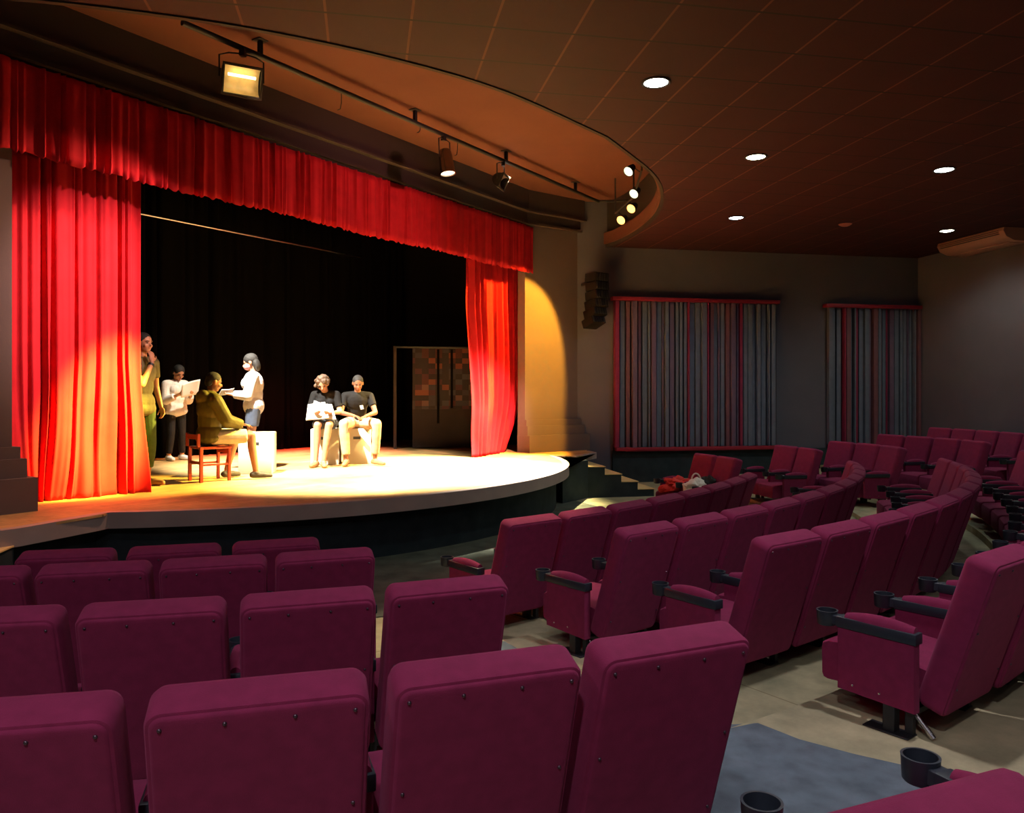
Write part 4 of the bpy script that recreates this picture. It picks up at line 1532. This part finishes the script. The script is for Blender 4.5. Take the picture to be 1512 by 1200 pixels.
    if badge:
        bm = bmesh.new()
        bc, bw, bh = badge
        c = chest + Rc @ V(bc, 0.112 * b + shirt_puff + (0.035 if fem else 0.004), -0.05)
        add_box(bm, (-bw / 2, -0.008, -bh / 2), (bw / 2, 0.004, bh / 2), 0.002, 1, mtx=Matrix.Translation(c) @ Rc.to_4x4() @ Matrix.Rotation(0.25, 4, 'Y'))
        link('chest_print', bm, M['paper'], root)
    if trousers:
        g = leg_puff
        bm = bmesh.new()
        add_ellipsoid(bm, j['pelvis'] + up * 0.01, (hipw + g + 0.006, 0.118 * b + g, 0.120), R)
        for sd in 'lr':
            if leg_to <= 1:
                e = j['hip_' + sd].lerp(j['knee_' + sd], leg_to)
                add_capsule(bm, j['hip_' + sd], e, 0.085 * b + g, 0.070 * b + g, cap1=False)
            else:
                add_capsule(bm, j['hip_' + sd], j['knee_' + sd], 0.085 * b + g, 0.057 * b + g)
                e = j['knee_' + sd].lerp(j['ankle_' + sd], leg_to - 1)
                cal = j['knee_' + sd].lerp(j['ankle_' + sd], 0.35)
                add_capsule(bm, j['knee_' + sd], cal, 0.057 * b + g, 0.056 * b + g)
                add_capsule(bm, cal, e, 0.056 * b + g, 0.044 * b + g, cap1=False)
        fuse('trousers' if leg_to > 1 else 'shorts', bm, trousers, 0.0085, root, 4)
    if shoes:
        for sd in 'lr':
            an, toe = j['ankle_' + sd], j['toe_' + sd]
            fd = (toe - an)
            fd.z = 0
            fd.normalize()
            bm = bmesh.new()
            g = 0.009
            if socks is None:
                add_capsule(bm, an + V(0, 0, -0.005), an - V(0, 0, 0.03), 0.036 + g, 0.036 + g, cap0=False)
            add_capsule(bm, an - fd * 0.038 - V(0, 0, 0.045), an + fd * 0.10 - V(0, 0, 0.055), 0.034 + g, 0.034 + g)
            add_capsule(bm, an + fd * 0.08 - V(0, 0, 0.055), toe + fd * 0.006, 0.034 + g, 0.026 + g)
            for v in bm.verts:
                v.co.z = max(v.co.z, an.z - 0.088)
            fuse('shoe', bm, shoes, 0.0075, root, 2)
    if watch:
        bm = bmesh.new()
        w, e = j['wrist_r'], j['elbow_r']
        p = w.lerp(e, 0.10)
        dd = (e - w).normalized()
        add_tube(bm, [p - dd * 0.012, p + dd * 0.012], 0.033, 14)
        link('wristwatch', bm, M['steel_black'], root)
    return root


def sheet(name, parent, corners, m, bend=0.02, label=None, cat=None):
    """a held sheet of paper with a little thickness and curl"""
    a, b, c, d = [Vector(p) for p in corners]
    bm = bmesh.new()
    N = 8
    nn = (b - a).cross(d - a).normalized()
    rows = []
    for i in range(N + 1):
        t = i / N
        rows.append([bm.verts.new(a.lerp(b, t).lerp(d.lerp(c, t), q / N) + nn * bend * math.sin(PI * t) * (0.5 + q / N)) for q in range(N + 1)])
    for r0, r1 in zip(rows, rows[1:]):
        for q in range(N): bm.faces.new((r0[q], r1[q], r1[q + 1], r0[q + 1]))
    o = link(name, bm, m, parent)
    md = o.modifiers.new('thickness', 'SOLIDIFY')
    md.thickness = 0.003
    if label: tag(o, label, cat)
    return o


olive = cloth_mat('olive_jacket_nylon', (0.078, 0.068, 0.014), 0.6)
white_knit = cloth_mat('white_sweater_knit', (0.78, 0.72, 0.66))
navy = cloth_mat('navy_denim', (0.045, 0.055, 0.085))
black_tee = cloth_mat('black_cotton', (0.0055, 0.0045, 0.0045))
beige = cloth_mat('beige_cotton', (0.52, 0.36, 0.21))
black_leg = cloth_mat('black_leggings', (0.010, 0.009, 0.010))
green_leg = cloth_mat('green_cotton', (0.065, 0.105, 0.035))
grey_tee = cloth_mat('olive_grey_cotton', (0.115, 0.100, 0.050))
cream = cloth_mat('cream_cotton', (0.66, 0.58, 0.44))
white_top = cloth_mat('white_blouse', (0.74, 0.66, 0.58))
shoe_dark = cloth_mat('dark_shoe', (0.03, 0.025, 0.022), 0.6)
shoe_white = cloth_mat('white_shoe', (0.70, 0.66, 0.58), 0.6)
shoe_tan = cloth_mat('tan_shoe', (0.30, 0.17, 0.08), 0.6)


def heading(dx, dy):
    """rotation that turns local +y towards (dx, dy)"""
    return math.atan2(-dx, dy)


def stage_at(u, v):
    Y = 1.10 * 1150 / (v - 580)
    return Vector(((u - 756) * Y / 1150, Y, STAGE))


# boy in an olive jacket on the red wooden chair
boy_p = Vector((-3.80, 9.78, STAGE))
BOY_H = heading(0.72, 0.69)
person('person in an olive hooded jacket sitting on the red wooden chair', boy_p, BOY_H,
       dict(pelvis=(0, 0.0, 0.56), neck=(0, 0.01, 1.06), head=(0.01, 0.055, 1.235), face=(0.10, 0.97, -0.25), fwd=(0, 1, 0),
            shoulder_l=(-0.185, 0.0, 1.00), shoulder_r=(0.185, 0.0, 1.00), elbow_l=(-0.235, 0.14, 0.76), elbow_r=(0.235, 0.12, 0.76),
            wrist_l=(-0.14, 0.34, 0.70), wrist_r=(0.17, 0.34, 0.70), hand_l=(0.25, 0.95, -0.1), hand_r=(-0.2, 0.95, -0.1), palm_l=(0, 0, -1), palm_r=(0, 0, -1), curl=(0.5, 0, 0),
            hip_l=(-0.09, 0.02, 0.545), hip_r=(0.09, 0.02, 0.545), knee_l=(-0.17, 0.44, 0.555), knee_r=(0.20, 0.46, 0.555),
            ankle_l=(-0.13, 0.28, 0.10), ankle_r=(0.24, 0.50, 0.10), toe_l=(-0.16, 0.44, 0.035), toe_r=(0.27, 0.67, 0.035)),
       SKIN['brown'], shirt=olive, sleeve=1.95, trousers=cream, leg_to=0.86, shoes=shoe_dark, hood=True, shirt_puff=0.042, shirt_low=0.02, leg_puff=0.022)
ch = empty('wooden_chair', boy_p + Vector((0.0, 0.0, 0)), BOY_H, 'red stained wooden chair under the person in the olive jacket', 'chair')
link('seat', box((-0.19, -0.17, 0.405), (0.19, 0.21, 0.435), 0.008), M['red_wood'], ch)
for sx in (-1, 1):
    link('leg', box((sx * 0.165 - 0.018, 0.165, 0), (sx * 0.165 + 0.018, 0.20, 0.405), 0.004, 1), M['red_wood'], ch)
    bm = bmesh.new()
    add_box(bm, (sx * 0.175 - 0.018, -0.195, 0), (sx * 0.175 + 0.018, -0.155, 0.435), 0.004, 1)
    link('leg', bm, M['red_wood'], ch)
    link('back_post', box((sx * 0.175 - 0.017, -0.225, 0.436), (sx * 0.175 + 0.017, -0.19, 0.60), 0.004, 1), M['red_wood'], ch)
    link('side_rail', box((sx * 0.170 - 0.010, -0.155, 0.20), (sx * 0.170 + 0.010, 0.165, 0.225), 0.003, 1), M['red_wood'], ch)
link('back_rail', box((-0.157, -0.222, 0.53), (0.157, -0.198, 0.59), 0.004, 1), M['red_wood'], ch)
link('back_rail', box((-0.157, -0.185, 0.22), (0.157, -0.165, 0.255), 0.003, 1), M['red_wood'], ch)
link('front_rail', box((-0.147, 0.175, 0.34), (0.147, 0.19, 0.395), 0.003, 1), M['red_wood'], ch)

# white boxes
def stage_box(x, y, rz, w, d, h, label):
    o = empty('stage_box', (x, y, STAGE), rz, label, 'box', 'white boxes on the stage')
    bm = bmesh.new()
    add_box(bm, (-w / 2, -d / 2, 0.0), (w / 2, d / 2, h), 0.008, 2)
    link('box_body', bm, M['white_box'], o)
    bm = bmesh.new()
    add_box(bm, (-0.055, -d / 2 - 0.002, h * 0.70), (0.055, -d / 2 + 0.004, h * 0.78), 0.003, 1)
    link('hand_hole', bm, M['recess'], o)
    return o


stage_box(-3.50, 10.72, math.radians(8), 0.44, 0.40, 0.56, 'white box standing between the red wooden chair and the standing woman')
stage_box(-2.885, 12.10, math.radians(6), 0.42, 0.40, 0.55, 'white box seat under the woman in the black shirt')
stage_box(-2.43, 12.22, math.radians(10), 0.42, 0.40, 0.55, 'white box seat under the man in the black shirt')

# woman in a white sweater standing side-on
w1 = person('woman in white sweater and navy shorts standing side-on beside the white box', Vector((-3.70, 11.16, STAGE)), heading(-0.97, -0.22),
            dict(pelvis=(0, 0, 0.90), neck=(0, 0.01, 1.36), head=(0, 0.05, 1.535), face=(0, 0.95, -0.3), fwd=(0, 1, 0),
                 shoulder_l=(-0.165, 0, 1.32), shoulder_r=(0.165, 0, 1.32), elbow_l=(-0.20, 0.06, 1.06), elbow_r=(0.20, 0.06, 1.06),
                 wrist_l=(-0.10, 0.28, 1.08), wrist_r=(0.10, 0.28, 1.08), palm_l=(0.3, 0, 1), palm_r=(-0.3, 0, 1), curl=(0.7, 0, 0),
                 hip_l=(-0.085, 0, 0.87), hip_r=(0.085, 0, 0.87), knee_l=(-0.10, 0.03, 0.48), knee_r=(0.10, 0.05, 0.48),
                 ankle_l=(-0.10, -0.02, 0.09), ankle_r=(0.11, 0.0, 0.09), toe_l=(-0.12, 0.15, 0.03), toe_r=(0.13, 0.17, 0.03)),
            SKIN['light'], shirt=white_knit, sleeve=1.85, trousers=navy, leg_to=0.62, shoes=shoe_white, hair_kind='bob', fem=True, shirt_puff=0.034, leg_puff=0.022,
            face_mask=cloth_mat('pink_face_mask', (0.66, 0.30, 0.28)))
sheet('paper_sheet', None, [(-4.16, 11.02, STAGE + 1.06), (-4.00, 11.14, STAGE + 1.09), (-3.94, 11.06, STAGE + 1.17), (-4.08, 10.95, STAGE + 1.15)], M['paper'], 0.01, 'white paper held by the woman in the white sweater', 'paper')

# woman in a white blouse reading from papers at the back
w2 = person('woman in white blouse and black leggings reading papers beside the near curtain', Vector((-5.50, 12.72, STAGE)), heading(0.80, -0.60),
            dict(pelvis=(0, 0, 0.84), neck=(0, 0.03, 1.27), head=(0, 0.105, 1.425), face=(0, 0.85, -0.52), fwd=(0, 1, 0),
                 shoulder_l=(-0.16, 0.01, 1.23), shoulder_r=(0.16, 0.01, 1.23), elbow_l=(-0.20, 0.06, 0.98), elbow_r=(0.20, 0.06, 0.98),
                 wrist_l=(-0.12, 0.26, 1.06), wrist_r=(0.12, 0.26, 1.06), palm_l=(0.4, 0, 1), palm_r=(-0.4, 0, 1), curl=(0.8, 0, 0),
                 hip_l=(-0.085, 0, 0.82), hip_r=(0.085, 0, 0.82), knee_l=(-0.10, 0.03, 0.45), knee_r=(0.09, 0.03, 0.45),
                 ankle_l=(-0.13, -0.02, 0.09), ankle_r=(0.10, -0.02, 0.09), toe_l=(-0.16, 0.13, 0.03), toe_r=(0.12, 0.14, 0.03)),
            SKIN['tan'], shirt=white_top, sleeve=1.8, trousers=black_leg, leg_to=1.92, shoes=shoe_white, hair_kind='long', fem=True, shirt_puff=0.030, shirt_low=0.03, leg_puff=0.006)
hw2 = w2.matrix_basis if False else None
rz2 = heading(0.80, -0.60)
Rz2 = Matrix.Translation((-5.50, 12.72, STAGE)) @ Matrix.Rotation(rz2, 4, 'Z')
sheet('paper_sheet', None, [Rz2 @ V(-0.20, 0.33, 1.08), Rz2 @ V(0.10, 0.34, 1.02), Rz2 @ V(0.14, 0.44, 1.23), Rz2 @ V(-0.17, 0.45, 1.32)], M['paper'], 0.015, 'large white sheet held open by the woman in black leggings', 'paper')

# man half hidden by the near curtain, hand to his mouth
person('man in olive shirt and green trousers, hand to mouth, half behind the curtain', Vector((-4.36, 9.16, STAGE)), heading(0.96, -0.30),
       dict(pelvis=(0, 0, 0.97), neck=(0, 0.01, 1.50), head=(0, 0.045, 1.685), face=(0.05, 1, -0.05), fwd=(0, 1, 0),
            shoulder_l=(-0.195, 0, 1.46), shoulder_r=(0.195, 0, 1.46), elbow_l=(-0.235, 0.0, 1.17), elbow_r=(0.20, 0.20, 1.20),
            wrist_l=(-0.22, 0.09, 0.93), wrist_r=(0.05, 0.20, 1.455), hand_r=(-0.05, -0.10, 1), palm_r=(-0.3, -1, 0), curl=(0.8, 0, 0),
            hip_l=(-0.09, 0, 0.94), hip_r=(0.09, 0, 0.94), knee_l=(-0.11, 0.03, 0.51), knee_r=(0.11, 0.03, 0.51),
            ankle_l=(-0.12, -0.02, 0.095), ankle_r=(0.12, -0.02, 0.095), toe_l=(-0.14, 0.17, 0.035), toe_r=(0.15, 0.17, 0.035)),
       SKIN['tan'], shirt=grey_tee, sleeve=0.62, trousers=green_leg, leg_to=1.70, shoes=shoe_tan, shirt_low=0.05, watch=True, shirt_puff=0.018)

# seated pair
person('woman with curly hair and black shirt sitting on a white box, head bowed', Vector((-2.86, 12.02, STAGE)), heading(0.10, -0.99),
       dict(pelvis=(0, 0.0, 0.66), neck=(0, 0.15, 1.10), head=(0.02, 0.25, 1.235), face=(0.05, 0.80, -0.60), fwd=(0, 0.95, 0.3),
            shoulder_l=(-0.165, 0.12, 1.07), shoulder_r=(0.165, 0.12, 1.07), elbow_l=(-0.225, 0.20, 0.81), elbow_r=(0.225, 0.20, 0.81),
            wrist_l=(-0.12, 0.39, 0.80), wrist_r=(0.12, 0.39, 0.80), palm_l=(0.3, 0, 1), palm_r=(-0.3, 0, 1), curl=(0.8, 0, 0),
            hip_l=(-0.085, 0.03, 0.64), hip_r=(0.085, 0.03, 0.64), knee_l=(-0.09, 0.44, 0.62), knee_r=(0.08, 0.44, 0.62),
            ankle_l=(-0.02, 0.50, 0.09), ankle_r=(0.10, 0.44, 0.09), toe_l=(-0.06, 0.66, 0.03), toe_r=(0.14, 0.60, 0.03)),
       SKIN['light'], shirt=black_tee, sleeve=0.72, trousers=navy, leg_to=0.80, shoes=shoe_tan, hair=HAIR_B, hair_kind='curly', fem=True, badge=(0.02, 0.075, 0.075), leg_puff=0.016)
Rz3 = Matrix.Translation((-2.86, 12.02, STAGE)) @ Matrix.Rotation(heading(0.10, -0.99), 4, 'Z')
sheet('paper_sheet', None, [Rz3 @ V(-0.20, 0.44, 0.70), Rz3 @ V(0.17, 0.45, 0.74), Rz3 @ V(0.13, 0.42, 0.99), Rz3 @ V(-0.13, 0.40, 0.93)], M['paper'], 0.07, 'curled white paper on the lap of the curly haired woman, nearer the other box', 'paper')
sheet('paper_sheet', None, [Rz3 @ V(-0.10, 0.49, 0.72), Rz3 @ V(0.24, 0.47, 0.69), Rz3 @ V(0.21, 0.47, 0.93), Rz3 @ V(-0.04, 0.48, 0.97)], M['paper'], 0.06, 'curled white paper in front, held by the curly haired woman', 'paper')

person('man in black shirt and beige trousers leaning forward on a white box', Vector((-2.42, 12.16, STAGE)), heading(0.25, -0.97),
       dict(pelvis=(0, 0.0, 0.66), neck=(0, 0.16, 1.10), head=(0, 0.235, 1.245), face=(0.0, 0.90, -0.42), fwd=(0, 0.95, 0.3),
            shoulder_l=(-0.19, 0.12, 1.05), shoulder_r=(0.19, 0.12, 1.05), elbow_l=(-0.265, 0.24, 0.80), elbow_r=(0.255, 0.24, 0.80),
            wrist_l=(-0.10, 0.42, 0.745), wrist_r=(0.07, 0.45, 0.755), palm_l=(0, 0, -1), palm_r=(0, 0, -1), curl=(0.6, 0, 0),
            hip_l=(-0.09, 0.03, 0.64), hip_r=(0.09, 0.03, 0.64), knee_l=(-0.27, 0.40, 0.63), knee_r=(0.22, 0.42, 0.63),
            ankle_l=(-0.25, 0.35, 0.10), ankle_r=(0.18, 0.40, 0.10), toe_l=(-0.36, 0.50, 0.035), toe_r=(0.22, 0.58, 0.035)),
       SKIN['brown'], shirt=black_tee, sleeve=0.60, trousers=beige, leg_to=1.86, shoes=shoe_tan, badge=(-0.06, 0.05, 0.065), leg_puff=0.020)


# ------------------------------------------------------------------ bags left on the front seats by the slatted panel
def crumpled(name, c, r, m, label, cat, seed, amt=0.35, parent=None):
    bm = bmesh.new()
    bmesh.ops.create_icosphere(bm, subdivisions=4, radius=1)
    for v in bm.verts:
        k = 1 + amt * noise.noise(v.co * 1.9 + Vector((seed, 0, 0))) + 0.5 * amt * noise.noise(v.co * 4.5 + Vector((0, seed, 0)))
        v.co = Vector((v.co.x * r[0], v.co.y * r[1], max(-0.55, v.co.z) * r[2])) * k
    o = link(name, bm, m, parent, loc=c)
    if label: tag(o, label, cat)
    return o


f1 = Vector((2.92, 11.2, 0))
fd = Vector((math.cos(math.radians(198)), math.sin(math.radians(198)), 0))
crumpled('plastic_bag', f1 + fd * 0.50 + Vector((0.08, -0.30, 0.415)), (0.17, 0.16, 0.15), M['bag_white'], 'crumpled white plastic bag on the front seats of the far block', 'bag', 3.1)
crumpled('red_cloth', f1 + fd * 0.50 + Vector((-0.03, 0.17, 0.405)), (0.24, 0.15, 0.13), M['bag_red'], 'bundle of red cloth on the front seat behind the white bag', 'cloth', 8.7, 0.5)
crumpled('black_bag', f1 + fd * 0.28 + Vector((0.12, -0.12, 0.425)), (0.12, 0.10, 0.15), M['bag_black'], 'small black bag between the white bag and the seat back', 'bag', 5.5)
hb = bmesh.new()
pts = [f1 + fd * 0.36 + Vector((0.05 + 0.07 * math.cos(a), 0.02 + 0.02 * math.sin(a), 0.47 + 0.13 * math.sin(a))) for a in [PI * k / 12 for k in range(13)]]
add_tube(hb, pts, [0.012] * 13, 8)
tag(link('white_strap', hb, M['bag_white']), 'white looped strap standing up beside the black bag', 'strap')

# small cable clip on the dark stage front
bm = bmesh.new()
pts = [SN(s, fascia_n(s, 0.205), 0.44 - 0.03 * math.sin((s - 1.25) * 2.2)) for s in [1.25 + 0.09 * k for k in range(12)]]
add_tube(bm, pts, 0.006, 6)
tag(link('loose_cable', bm, M['plastic']), 'thin loose cable sagging along the dark stage front', 'cable')
